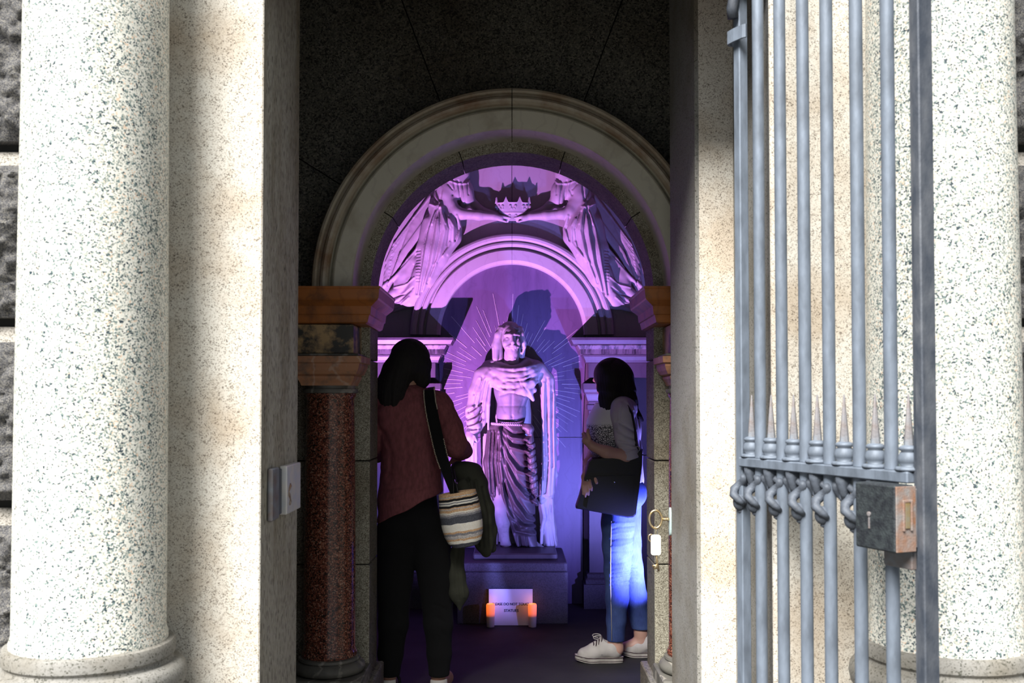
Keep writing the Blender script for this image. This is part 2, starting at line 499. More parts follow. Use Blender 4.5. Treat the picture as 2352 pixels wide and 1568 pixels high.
M['hair_brown'] = plain('hair_brown', (.010, .007, .006), .85, var=.2, scale=60, stretch=(1, 1, .05), bumpy=.5, bscale=120)
M['maroon_knit'] = plain('maroon_knit', (.27, .080, .090), .9, var=.18, scale=70, bumpy=.25, bscale=320, stretch=(1, 1, .4))
M['black_cloth'] = plain('black_cloth', (.003, .003, .004), 1.0, var=.2, bumpy=.1)
M['olive_cloth'] = plain('olive_cloth', (.048, .050, .034), .9, var=.15, scale=9, bumpy=.15)
M['lilac_shirt'] = plain('lilac_shirt', (.60, .56, .62), .85, var=.08, scale=9, bumpy=.15, bscale=400)
M['white_cloth'] = plain('white_cloth', (.62, .60, .60), .8, var=.05)
M['black_leather'] = plain('black_leather', (.006, .006, .007), .5, var=.1, bumpy=.1, bscale=260)
M['canvas'] = plain('canvas', (.60, .56, .53), .85, var=.14, scale=14, bumpy=.12)
M['rubber'] = plain('rubber', (.52, .48, .44), .7, var=.2, scale=22)
M['stripe_dark'] = plain('stripe_dark', (.06, .03, .04), .7)
M['sole_black'] = plain('sole_black', (.02, .02, .02), .7)
M['paper'] = plain('paper', (.86, .85, .88), .8, var=.02)
M['ink'] = plain('ink', (.03, .025, .10), .7, var=.02)
M['bead'] = plain('bead', (.62, .52, .40), .6, var=.2, scale=90)

def jeans_mat():
    m, nt, b = nodes_of('jeans')
    v = coords(nt); n1 = tex(nt, 'Noise', v, 7.0, Detail=4.0); n2 = tex(nt, 'Noise', coords(nt, (1, 1, .12)), 320.0, Detail=2.0)
    c = ramp(nt, n1.outputs[0], [(.35, (.025, .045, .16)), (.7, (.075, .12, .30))])
    c = mix(nt, .35, c, ramp(nt, n2.outputs[0], [(.3, (.15, .2, .35)), (.7, (.6, .65, .75))]), 'OVERLAY')
    nt.links.new(c, b.inputs['Base Color']); b.inputs['Roughness'].default_value = .85
    bump(nt, b, n2.outputs[0], .2, .002); return m
M['jeans'] = jeans_mat()
M['stitch'] = plain('stitch', (.55, .48, .40), .8)

def print_mat():
    m, nt, b = nodes_of('printed_tee')
    v = coords(nt, (1, 1, .8))
    vo = tex(nt, 'Voronoi', v, 105.0, feature='DISTANCE_TO_EDGE')
    f = ramp(nt, vo.outputs['Distance'], [(.06, (0, 0, 0)), (.16, (1, 1, 1))])
    # printed only over the chest block, given by the cloth's own height
    sx = nt.nodes.new('ShaderNodeSeparateXYZ'); nt.links.new(coords(nt), sx.inputs[0])
    lim = ramp(nt, mapr(nt, sx.outputs[2], 1.10, 1.42), [(0, (1, 1, 1)), (.70, (1, 1, 1)), (.76, (0, 0, 0))], 'LINEAR')
    ink = mix(nt, f, (.03, .03, .035), (.80, .78, .78))
    nt.links.new(mix(nt, lim, (.80, .78, .80), ink), b.inputs['Base Color']); b.inputs['Roughness'].default_value = .85
    return m
def mapr(nt, val, a, b_):
    n = nt.nodes.new('ShaderNodeMapRange'); n.inputs[1].default_value = a; n.inputs[2].default_value = b_
    nt.links.new(val, n.inputs[0]); return n.outputs[0]
M['printed_tee'] = print_mat()

def knit_mat():
    m, nt, b = nodes_of('striped_crochet')
    v = coords(nt); sx = nt.nodes.new('ShaderNodeSeparateXYZ'); nt.links.new(v, sx.inputs[0])
    nz = tex(nt, 'Noise', coords(nt, (1, 1, .2)), 26.0, Detail=2.0)
    w = nt.nodes.new('ShaderNodeMath'); w.operation = 'MULTIPLY_ADD'; nt.links.new(nz.outputs[0], w.inputs[0]); w.inputs[1].default_value = .012
    nt.links.new(sx.outputs[2], w.inputs[2])
    t = mapr(nt, w.outputs[0], 0.006, 0.266)
    tan, blk, crm, gry, dgy, lt = (.66, .42, .24), (.012, .012, .014), (.90, .86, .76), (.24, .24, .26), (.085, .09, .11), (.56, .52, .50)
    st = [(0, dgy), (.09, crm), (.15, tan), (.19, lt), (.25, gry), (.29, tan), (.325, crm), (.47, dgy), (.60, gry), (.635, lt), (.665, crm), (.69, tan), (.735, lt), (.755, tan), (.775, blk), (.82, crm), (.845, gry), (.865, crm), (.89, blk), (.93, tan), (.955, lt), (.975, tan)]
    c = ramp(nt, t, st, 'CONSTANT')
    n2 = tex(nt, 'Noise', v, 170.0, Detail=1.0)
    c = mix(nt, .6, c, ramp(nt, n2.outputs[0], [(.38, (.36, .36, .36)), (.62, (.72, .72, .72))]), 'OVERLAY')
    nt.links.new(c, b.inputs['Base Color']); b.inputs['Roughness'].default_value = .95
    bump(nt, b, n2.outputs[0], .5, .004); return m
M['striped_crochet'] = knit_mat()

def candle_mat():
    m, nt, b = nodes_of('candle_wax')
    sx = nt.nodes.new('ShaderNodeSeparateXYZ'); nt.links.new(coords(nt), sx.inputs[0])
    b.inputs['Base Color'].default_value = (.55, .45, .36, 1); b.inputs['Roughness'].default_value = .5
    b.inputs['Subsurface Weight'].default_value = .3
    g = ramp(nt, mapr(nt, sx.outputs[2], .03, .135), [(0, (0, 0, 0)), (.35, (.02, .006, .0)), (.55, (.7, .10, .01)), (1, (1.0, .17, .015))])
    nt.links.new(g, b.inputs['Emission Color']); b.inputs['Emission Strength'].default_value = 1.25
    return m
M['candle_wax'] = candle_mat()
m_, nt_, b_ = nodes_of('flame'); b_.inputs['Emission Color'].default_value = (1, .45, .12, 1); b_.inputs['Emission Strength'].default_value = 4.0
M['flame'] = m_

# ================================================================== THE BUILDING
def mats_by(o, mats, fn):
    """o keeps materials mats; fn(polygon) -> slot"""
    me = o.data
    me.materials.clear()
    for m in mats: me.materials.append(m)
    for p in me.polygons: p.material_index = fn(p)
    return o

def sweep_arch(mb, prof, zc, a0, a1, n, closed=True, xc=0.0):
    """profile of (radius, Y) points swept about the axis through (xc, zc); a is measured from vertical"""
    k = len(prof); base = len(mb.v); tags_ = []
    for i in range(n+1):
        a = a0+(a1-a0)*i/n
        for r, y in prof:
            mb.v.append((xc+r*math.sin(a), y, zc+r*math.cos(a)))
    m = k if closed else k-1
    for i in range(n):
        for q in range(m):
            q2 = (q+1) % k
            mb.f.append((base+i*k+q, base+(i+1)*k+q, base+(i+1)*k+q2, base+i*k+q2))
    mb.f.append([base+q for q in range(k)]); mb.f.append([base+n*k+q for q in range(k)][::-1])
    return mb

# ---- grounds
struct('floor', MB().box(-1.6, 1.6, 2.9, 7.6, -.12, 0), M['floor_stone'], 'dark stone floor running from the doorway into the purple chamber')
struct('floor_outer', MB().box(-8, 8, -9, 2.9, -.14, -.02), M['outer_paving'], 'grey paving in front of the granite facade')

# ---- facade: left pier with its reveal, right pier with the deep stepped jamb
XL, XR = ax(600, 3.0), ax(1772, 3.0)
o = struct('wall_front_left', MB().box(-1.15, XL, 3.0, 3.512, 0, 3.75, .004).box(-3.4, -1.15, 3.06, 3.512, 0, 3.75), M['pier_granite'], 'pale granite facade pier beside the left column of the doorway')
mats_by(o, [M['pier_granite'], M['shaded_reveal_granite']], lambda p: 1 if p.normal.x > .8 and p.center.x > XL-.01 else 0)
XJ = ax(1600, 3.5); YJ = XJ*F/(1540-1176)
o = struct('wall_front_right', MB().box(XR, 1.16, 3.0, 3.50, 0, 3.75, .004).box(1.16, 3.4, 3.06, 3.5, 0, 3.75)
           .box(XJ, 1.16, 3.5, YJ, 0, 3.75, .012), M['pier_granite'], 'pale granite facade pier behind the open iron gate')
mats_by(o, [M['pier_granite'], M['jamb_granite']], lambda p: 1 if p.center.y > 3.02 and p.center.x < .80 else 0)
struct('wall_lintel', MB().box(XL, XR, 3.0, 3.08, 2.73, 3.75).box(XL, XR, 3.08, 3.5, 3.02, 3.75).box(-1.38, XJ, 3.5, 3.6, 3.1, 3.75), M['pier_granite'], 'granite lintel closing the doorway above')  # unseen front lip hung lower, added to shade the top of the jamb
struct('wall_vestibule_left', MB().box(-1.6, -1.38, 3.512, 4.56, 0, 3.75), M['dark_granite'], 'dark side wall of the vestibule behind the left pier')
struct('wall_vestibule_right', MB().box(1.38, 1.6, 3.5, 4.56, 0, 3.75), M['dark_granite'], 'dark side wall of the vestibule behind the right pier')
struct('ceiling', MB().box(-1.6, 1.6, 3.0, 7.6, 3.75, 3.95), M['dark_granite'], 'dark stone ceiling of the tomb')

def stone_block(x0, x1, z0, z1, yf, seed, parent):
    """rock-faced block with a smooth chamfered drip along its upper edge"""
    nu, nv = 96, 60
    ch = .048
    mb = MB()
    def fn(u, v):
        x = x0+(x1-x0)*u; z = z0+(z1-ch-z0)*v
        e = min(u, 1-u, v, 1-v)
        edge = min(1, e/.07)
        p = Vector((x*7+seed, z*7, seed*2.3))
        d = .030*mnoise.fractal(p, .75, 2.1, 7)+.022*abs(mnoise.noise(p*2.4))+.014*abs(mnoise.noise(p*6.0))+.016*mnoise.noise(p*.6)
        return (x, yf-.012*edge-d*edge*1.25, z)
    mb.grid(fn, nu, nv)
    nf = len(mb.f)
    mb.add([(x0, yf, z1-ch), (x1, yf, z1-ch), (x1, yf+.030, z1), (x0, yf+.030, z1), (x0, yf+.09, z1), (x1, yf+.09, z1),
            (x0, yf, z0), (x1, yf, z0), (x0, yf+.09, z0), (x1, yf+.09, z0)],
           [(0, 1, 2, 3), (3, 2, 5, 4), (6, 8, 9, 7), (0, 3, 4, 8, 6), (1, 7, 9, 5, 2)])
    o = obj('stone_block', mb, M['rough_block'], parent, True)
    zt = z1-ch
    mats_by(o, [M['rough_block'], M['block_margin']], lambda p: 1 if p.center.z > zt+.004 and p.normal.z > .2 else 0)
    o.data.set_sharp_from_angle(angle=math.radians(60))
    return o

joints = [az(y, 2.97) for y in (1583, 1160, 738, 331, -80, -490)]
for side, nm in ((-1, 'wall_rusticated_left'), (1, 'wall_rusticated_right')):
    w = struct(nm, MB().box(min(side*1.3, side*3.3), max(side*1.3, side*3.3), 3.03, 3.10, 0, 3.75), M['mortar'],
               'rock-faced dark stone wall beyond the %s granite column' % ('left' if side < 0 else 'right'))
    for i, (a, b) in enumerate(zip(joints[:-1], joints[1:])):
        if side < 0: stone_block(-2.25, -1.31, a+.013, b-.013, 2.985, 3.1*i+1, w)
        else: stone_block(1.31, 2.25, a+.013, b-.013, 2.985, 4.7*i+20, w)

def big_column(px, Yc, label, r0, r1):
    X = ax(px, Yc)
    t = thing('granite_column', label, 'column', (X, Yc, 0), 'granite columns flanking the doorway')
    zb = az(1512, Yc-.2)
    obj('shaft', MB().lathe([(r0+.006, zb-.002), (r0+.006, zb+.012), (r0, zb+.03), (r0-.001, zb+.7), ((r0*.55+r1*.45), zb+1.5), (r1, 3.75)], (X, Yc, 0), 72), M['column_granite'], t, 'auto')
    obj('base', MB().lathe([(.205, zb), (.222, zb-.003), (.227, zb-.012), (.227, zb-.038), (.218, zb-.047), (.222, zb-.058), (.240, zb-.062), (.254, zb-.078), (.258, zb-.10),
                            (.252, zb-.125), (.238, zb-.14), (.232, zb-.16), (.245, zb-.175), (.262, zb-.18), (.272, zb-.20), (.268, zb-.235), (.255, zb-.25)], (X, Yc, 0), 72), M['jamb_granite'], t, 'auto')
    obj('column_pedestal', MB().box(X-.29, X+.29, Yc-.29, 2.99, 0, zb-.25, .01), M['pier_granite'], t)
    return t
big_column(214, 2.80, 'speckled white granite column beside the plain pier without the gate', .201, .186)
big_column(2165, 2.80, 'speckled white granite column partly behind the open iron gate', .203, .188)

# ---- inner arch wall
YW, YB = 4.56, 4.82
ZC = 1.965; RO = .65
TOP = 3.75
def arc_pts(r, a0, a1, n): return [(r*math.sin(a0+(a1-a0)*i/n), ZC+r*math.cos(a0+(a1-a0)*i/n)) for i in range(n+1)]
bk = MB()
bk.prism([(-1.6, 0), (-.675, 0)] + arc_pts(.675, -math.pi/2, math.pi/2, 40) + [(.675, 0), (1.6, 0), (1.6, TOP), (-1.6, TOP)], YW+.03, YB-.03)
wi = struct('wall_inner', bk, M['mortar'], 'dark granite wall with the round arch between vestibule and chamber')
A1, A2 = math.radians(20.6), math.radians(57.7)
g = .0022
def vouss(a0, a1, n, name='arch_stone'):
    mb = MB()
    e = g/.7
    sweep_arch(mb, [(RO, YW), (.80, YW), (.80, YB), (RO, YB)], ZC, a0+e, a1-e, n)
    o = obj(name, mb, M['arch_granite'], wi, 'auto')
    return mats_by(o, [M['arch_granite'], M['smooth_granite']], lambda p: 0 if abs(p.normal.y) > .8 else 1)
for a0, a1, n in ((-math.pi/2, -A2, 8), (-A2, -A1, 9), (-A1, A1, 10), (A1, A2, 9), (A2, math.pi/2, 8)): vouss(a0, a1, n)
def ray_to(a, x=None, z=None):
    if z is not None:
        t = (z-ZC)/math.cos(a); return (t*math.sin(a), z)
    t = x/math.sin(a); return (x, ZC+t*math.cos(a))
def wall_stone(poly, d0=YW, d1=YB-.02, m='dark_granite'):
    cx = sum(p[0] for p in poly)/len(poly); cz = sum(p[1] for p in poly)/len(poly)
    return obj('wall_stone', MB().prism(poly, d0, d1), M[m], wi)
e = .0025
wall_stone([ray_to(-A1+.002, z=TOP)] + arc_pts(.802, -A1+.003, A1-.003, 12) + [ray_to(A1-.002, z=TOP)][::1])
for s in (-1, 1):
    q = [ray_to(s*(A1+.002), z=TOP)] + arc_pts(.802, s*(A1+.003), s*(A2-.003), 12) + [ray_to(s*(A2-.002), x=s*1.6), (s*1.6, TOP)]
    wall_stone(q)
    q = arc_pts(.802, s*(A2+.003), s*math.pi/2, 10) + [(s*1.6, ZC), ray_to(s*(A2+.002), x=s*1.6)]
    wall_stone(q)
    zz = [0, az(1296, YW), az(1058, YW), az(826, YW), ZC]
    for i, (a, b) in enumerate(zip(zz[:-1], zz[1:])):
        x0, x1 = sorted((s*RO, s*1.6))
        o = obj('jamb_stone', MB().box(x0, x1, YW-(.004 if i % 2 else 0), YB, a+e, b-e, .004), M['arch_granite'], wi)
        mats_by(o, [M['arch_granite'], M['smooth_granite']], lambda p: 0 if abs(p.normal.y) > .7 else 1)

# marble archivolt in two halves meeting at the crown
prof = [(.697, YW), (.697, 4.346), (.702, 4.336), (.777, 4.335), (.783, 4.339), (.787, 4.375), (.797, 4.378), (.800, 4.34), (.804, 4.322), (.812, 4.308), (.822, 4.304), (.832, 4.31),
        (.838, 4.325), (.842, 4.335), (.848, 4.330), (.851, 4.315), (.858, 4.308), (.868, 4.312), (.876, 4.33), (.878, 4.37), (.878, YW)]
tr = tag(empty('trim_1', (0, 4.4, ZC)), 'pale marble archivolt framing the inner arch in two halves', kind='structure')
for s in (-1, 1):
    mb = sweep_arch(MB(), prof, ZC, s*.0022, s*math.pi/2, 44)
    o = obj('archivolt_half', mb, M['marble'], tr, 'auto')
    def pick(p):
        r = math.hypot(p.center.x, p.center.z-ZC); return 1 if r > .80 else 0
    mats_by(o, [M['marble'], M['marble_warm']], pick)
    o.data.set_sharp_from_angle(angle=math.radians(14))

# red granite columns under the archivolt with their entablature blocks
def red_column(s, label):
    Yc = 4.425; X = s*.806
    t = thing('red_column', label, 'column', (X, Yc, 0), 'red granite columns under the marble arch')
    c = (X, Yc, 0)
    z0, z1 = .352, 1.502
    obj('shaft', MB().lathe([(.120, z0), (.122, z0+.012), (.119, z0+.022), (.113, z0+.035), (.1135, .8), (.110, 1.2), (.105, z1-.03), (.108, z1-.018), (.113, z1-.012), (.113, z1)], c, 48), M['red_granite'], t, 'auto')
    obj('astragal', MB().lathe([(.105, z1), (.119, z1+.002), (.122, z1+.010), (.119, z1+.019), (.108, z1+.022), (.108, z1+.034)], c, 48), M['base_marble'], t, 'auto')
    cap = MB(); zc0 = z1+.034
    steps = [(.108, 0), (.112, .012), (.122, .030), (.124, .040), (.120, .044), (.134, .050), (.142, .066), (.148, .085), (.148, .095), (.158, .099), (.160, .126)]
    for (h, dz) in steps:
        n0 = len(cap.v); cap.v += [(X-h, Yc-h, zc0+dz), (X+h, Yc-h, zc0+dz), (X+h, Yc+h*.8, zc0+dz), (X-h, Yc+h*.8, zc0+dz)]
    for i in range(len(steps)-1):
        for k in range(4): cap.f.append((i*4+k, i*4+(k+1) % 4, i*4+4+(k+1) % 4, i*4+4+k))
    cap.f.append((3, 2, 1, 0)); n0 = 4*(len(steps)-1); cap.f.append((n0, n0+1, n0+2, n0+3))
    obj('capital', cap, M['capital_marble'], t)
    zd = zc0+.128
    xo = s*1.30; xi = s*.675
    def bx(mb, xin, yf, za, zb, b=.003): mb.box(min(xo, xin), max(xo, xin), yf, YW, za, zb, b)
    d = MB(); bx(d, s*.665, 4.30, zd, zd+.010); obj('fillet', d, M['base_marble'], t)
    d = MB(); bx(d, s*.690, 4.325, zd+.012, 1.802); obj('frieze_block', d, M['patchy_marble'], t)
    # cornice returning into the arch opening
    pr = [(.0, 1.806), (.012, 1.812), (.020, 1.842), (.026, 1.846), (.030, 1.880), (.062, 1.905), (.066, 1.912), (.070, 1.950), (.074, 1.954), (.074, ZC-.003)]
    mb = MB()
    xb = .640; yf = 4.335
    for (p, z) in pr:
        mb.v += [(s*1.32, yf-p, z), (s*(xb-p), yf-p, z), (s*(xb-p), YB+.0, z), (s*1.32, YB, z)]
    for i in range(len(pr)-1):
        for k in range(4): mb.f.append((i*4+k, i*4+(k+1) % 4, i*4+4+(k+1) % 4, i*4+4+k))
    mb.f.append((3, 2, 1, 0)); n0 = 4*(len(pr)-1); mb.f.append((n0, n0+1, n0+2, n0+3))
    obj('cornice', mb, M['orange_marble'], t)
    obj('base', MB().lathe([(.119, z0), (.132, z0-.004), (.134, z0-.014), (.128, z0-.020), (.146, z0-.026), (.156, z0-.040), (.158, z0-.052), (.150, z0-.066), (.135, z0-.072)], c, 48), M['base_marble'], t, 'auto')
    obj('plinth', MB().box(X-.165, X+.165, Yc-.17, YW, .20, z0-.072, .004).box(X-.19, X+.19, Yc-.2, YW, 0, .20, .006), M['base_marble'], t)
red_column(-1, 'polished red granite column by the wall side with the woman in maroon')
red_column(1, 'red granite column mostly hidden behind the jamb with the key')
for s in (-1, 1):
    x0, x1 = sorted((s*.618, s*1.02))
    x0, x1 = sorted((s*.618, s*.70))
    struct('baseboard_%s' % ('left' if s < 0 else 'right'), MB().box(x0, x1, 4.40, YB+.02, 0, az(1519, YB), .006), M['jamb_granite'] if 0 else M['smooth_granite'], 'low granite plinth block at the %s foot of the inner arch' % ('left' if s < 0 else 'right'))

# ---- chamber shell
YN = 7.27
struct('wall_left', MB().box(-1.6, -1.42, YB, 7.6, 0, TOP), M['chamber_wall'], 'dark side wall of the chamber beside the woman in maroon')
struct('wall_right', MB().box(1.42, 1.6, YB, 7.6, 0, TOP), M['chamber_wall'], 'dark side wall of the chamber behind the woman in jeans')
wbk = struct('wall_back', MB().box(-1.6, 1.6, YN+.06, 7.6, 0, TOP), M['mortar'], 'marble back wall of the chamber behind the statue')
zs = 1.905
for s in (-1, 1):
    x0, x1 = sorted((s*.0016, s*1.42))
    obj('marble_slab', MB().box(x0, x1, YN, YN+.06, zs+.03, TOP, .002), M['white_marble'], wbk)
    x0, x1 = sorted((s*.52, s*1.42))
    obj('marble_slab', MB().box(x0, x1, YN, YN+.06, 0, zs+.028, .002), M['chamber_wall'], wbk)
# niche panel with arched head, two courses
zcn = az(770, 7.195)
RN = .53
zj = az(1004, YN)
obj('niche_slab', MB().prism([(-.515, 0), (.515, 0), (.515, zj-.002), (-.515, zj-.002)], YN-.006, YN+.03), M['niche_marble'], wbk)
n = 30
obj('niche_slab', MB().prism([(-.515, zj+.002), (.515, zj+.002)] + [(.54*math.cos(math.pi*i/n), max(zcn-.0, zcn+.54*math.sin(math.pi*i/n))) for i in range(n+1)], YN-.006, YN+.03), M['niche_marble'], wbk)
rays = MB()
cxr, czr = ax(1172, YN), az(880, YN)
for k in range(70):
    a = math.radians(-62+304*k/69)+random.uniform(-.012, .012)
    r0 = random.uniform(.27, .42); r1 = r0+random.uniform(.10, .26)
    w = random.uniform(.0014, .0028)
    ex = .52 if True else 0
    ca, sa = math.cos(a), math.sin(a)
    while abs(cxr+r1*ca) > .50: r1 -= .01
    if r1-r0 < .03: continue
    hh = random.uniform(.0018, .0034)
    pts = [(cxr+r0*ca-w*.5*sa*0-w*sa, czr+r0*sa+w*ca), (cxr+r0*ca+w*sa, czr+r0*sa-w*ca), (cxr+r1*ca+w*.6*sa, czr+r1*sa-w*.6*ca), (cxr+r1*ca-w*.6*sa, czr+r1*sa+w*.6*ca)]
    rays.prism(pts, YN-.006-hh, YN)
o = obj('ray_carving', rays, M['white_marble'], wbk); tag(o, 'thin raised rays radiating behind the statue', kind='stuff')
# niche archivolt
YF = 7.195
pr = [(.512, YN-.006), (.512, YF+.03), (.516, YF+.016), (.530, YF+.004), (.536, YF), (.606, YF-.002), (.612, YF+.004), (.617, YF+.04), (.630, YF+.042), (.633, YF+.008), (.638, YF-.006), (.650, YF-.012), (.662, YF-.008),
      (.668, YF+.010), (.674, YF+.012), (.678, YF-.006), (.688, YF-.018), (.705, YF-.022), (.718, YF-.014), (.725, YF+.006), (.727, YF+.05), (.727, YN)]
tr2 = tag(empty('trim_2', (0, YF, zcn)), 'white marble archivolt over the niche of the statue', kind='structure')
for s in (-1, 1):
    o = obj('archivolt_half', sweep_arch(MB(), [(r_*1.02, YF+(y_-YF)*.75 if y_ < YN-.01 else y_) for r_, y_ in pr], zcn, s*.0016, s*math.radians(89.5), 44), M['white_marble'], tr2, 'auto')
    o.data.set_sharp_from_angle(angle=math.radians(16))

# flanking pilasters with their entablatures
def pilaster(s, label):
    t = thing('pilaster', label, 'pilaster', (s*.64, 7.0, 0), 'pilasters flanking the niche')
    def prof_block(name, pr, xin, yf, mat, smooth=False, xo=1.418):
        mb = MB()
        for (p, z) in pr: mb.v += [(s*xo, yf-p, z), (s*(xin*1.024-p), yf-p, z), (s*(xin*1.024-p), YN-.012, z), (s*xo, YN-.012, z)]
        for i in range(len(pr)-1):
            for k in range(4): mb.f.append((i*4+k, i*4+(k+1) % 4, i*4+4+(k+1) % 4, i*4+4+k))
        mb.f.append((3, 2, 1, 0)); n0 = 4*(len(pr)-1); mb.f.append((n0, n0+1, n0+2, n0+3))
        return obj(name, mb, M[mat], t)
    z = lambda y: az(y, 7.02)
    prof_block('cornice', [(-.01, z(791)), (.012, z(790)), (.026, z(781)), (.030, z(780)), (.030, z(775))], .435, 7.03, 'pilaster_marble')
    prof_block('corona', [(-.012, z(813)), (.012, z(812)), (.012, z(802)), (.018, z(801)), (.032, z(793)), (.032, z(791.5))], .485, 7.06, 'streaked_marble')
    prof_block('bed_moulding', [(0, z(832)), (.006, z(831)), (.010, z(826)), (.022, z(818)), (.030, z(815)), (.030, z(813.5))], .520, 7.095, 'pilaster_marble')
    prof_block('frieze', [(0, z(866)), (0, z(832.5))], .535, 7.11, 'pilaster_marble')
    # shaft zone, only as wide as the pilaster
    prof_block('capital', [(0, z(921)), (.004, z(918)), (.014, z(908)), (.016, z(905)), (.026, z(900)), (.030, z(894)), (.034, z(893)), (.034, z(880))], .53, 7.115, 'pilaster_marble', xo=.80)
    prof_block('necking', [(0, z(942)), (.008, z(940)), (.008, z(930)), (.0, z(928)), (0, z(922))], .535, 7.115, 'pilaster_marble', xo=.79)
    prof_block('shaft', [(0, z(1330)), (0, z(943))], .538, 7.115, 'pilaster_marble', xo=.78)
    prof_block('base', [(.04, 0), (.04, .17), (.024, .172), (.026, .20), (.012, .215), (.016, .24), (0, .25), (0, z(1330))], .535, 7.115, 'white_marble' if 0 else 'pedestal_stone', xo=.79)
    return t
pilaster(-1, 'carved marble pilaster with cornice behind the woman in maroon')
pilaster(1, 'carved marble pilaster with cornice behind the woman in jeans')

# ---- pedestal
YP = 6.59
ped = thing('statue_pedestal', 'dark stone pedestal block carrying the robed statue', 'pedestal', (0, 6.8, 0))
zt = az(1292, YP)
pl, prr = ax(1050, YP), ax(1304, YP)
obj('block', MB().box(pl, prr, YP+.012, YN-.02, 0, az(1314, YP), .004), M['pedestal_stone'], ped)
obj('top_slab', MB().box(pl+.004, prr-.004, YP, YN-.02, az(1313, YP), zt, .006), M['pedestal_stone'], ped)
zp = az(1271, 6.72)
obj('plinth', MB().box(ax(1087, 6.72), ax(1280, 6.72), 6.72, 7.24, zt+.001, zp, .008), M['aged_shaded_statue'], ped)

# ================================================================== SCULPTURE
YS = 7.10
def SP(px, py, dy=0.0): return (ax(px, YS), YS+dy, az(py, YS))
def SQ(pts): return [(ax(p[0], YS), az(p[1], YS)) for p in pts]
def SR(px, py, dy, r): return (*SP(px, py, dy), r)

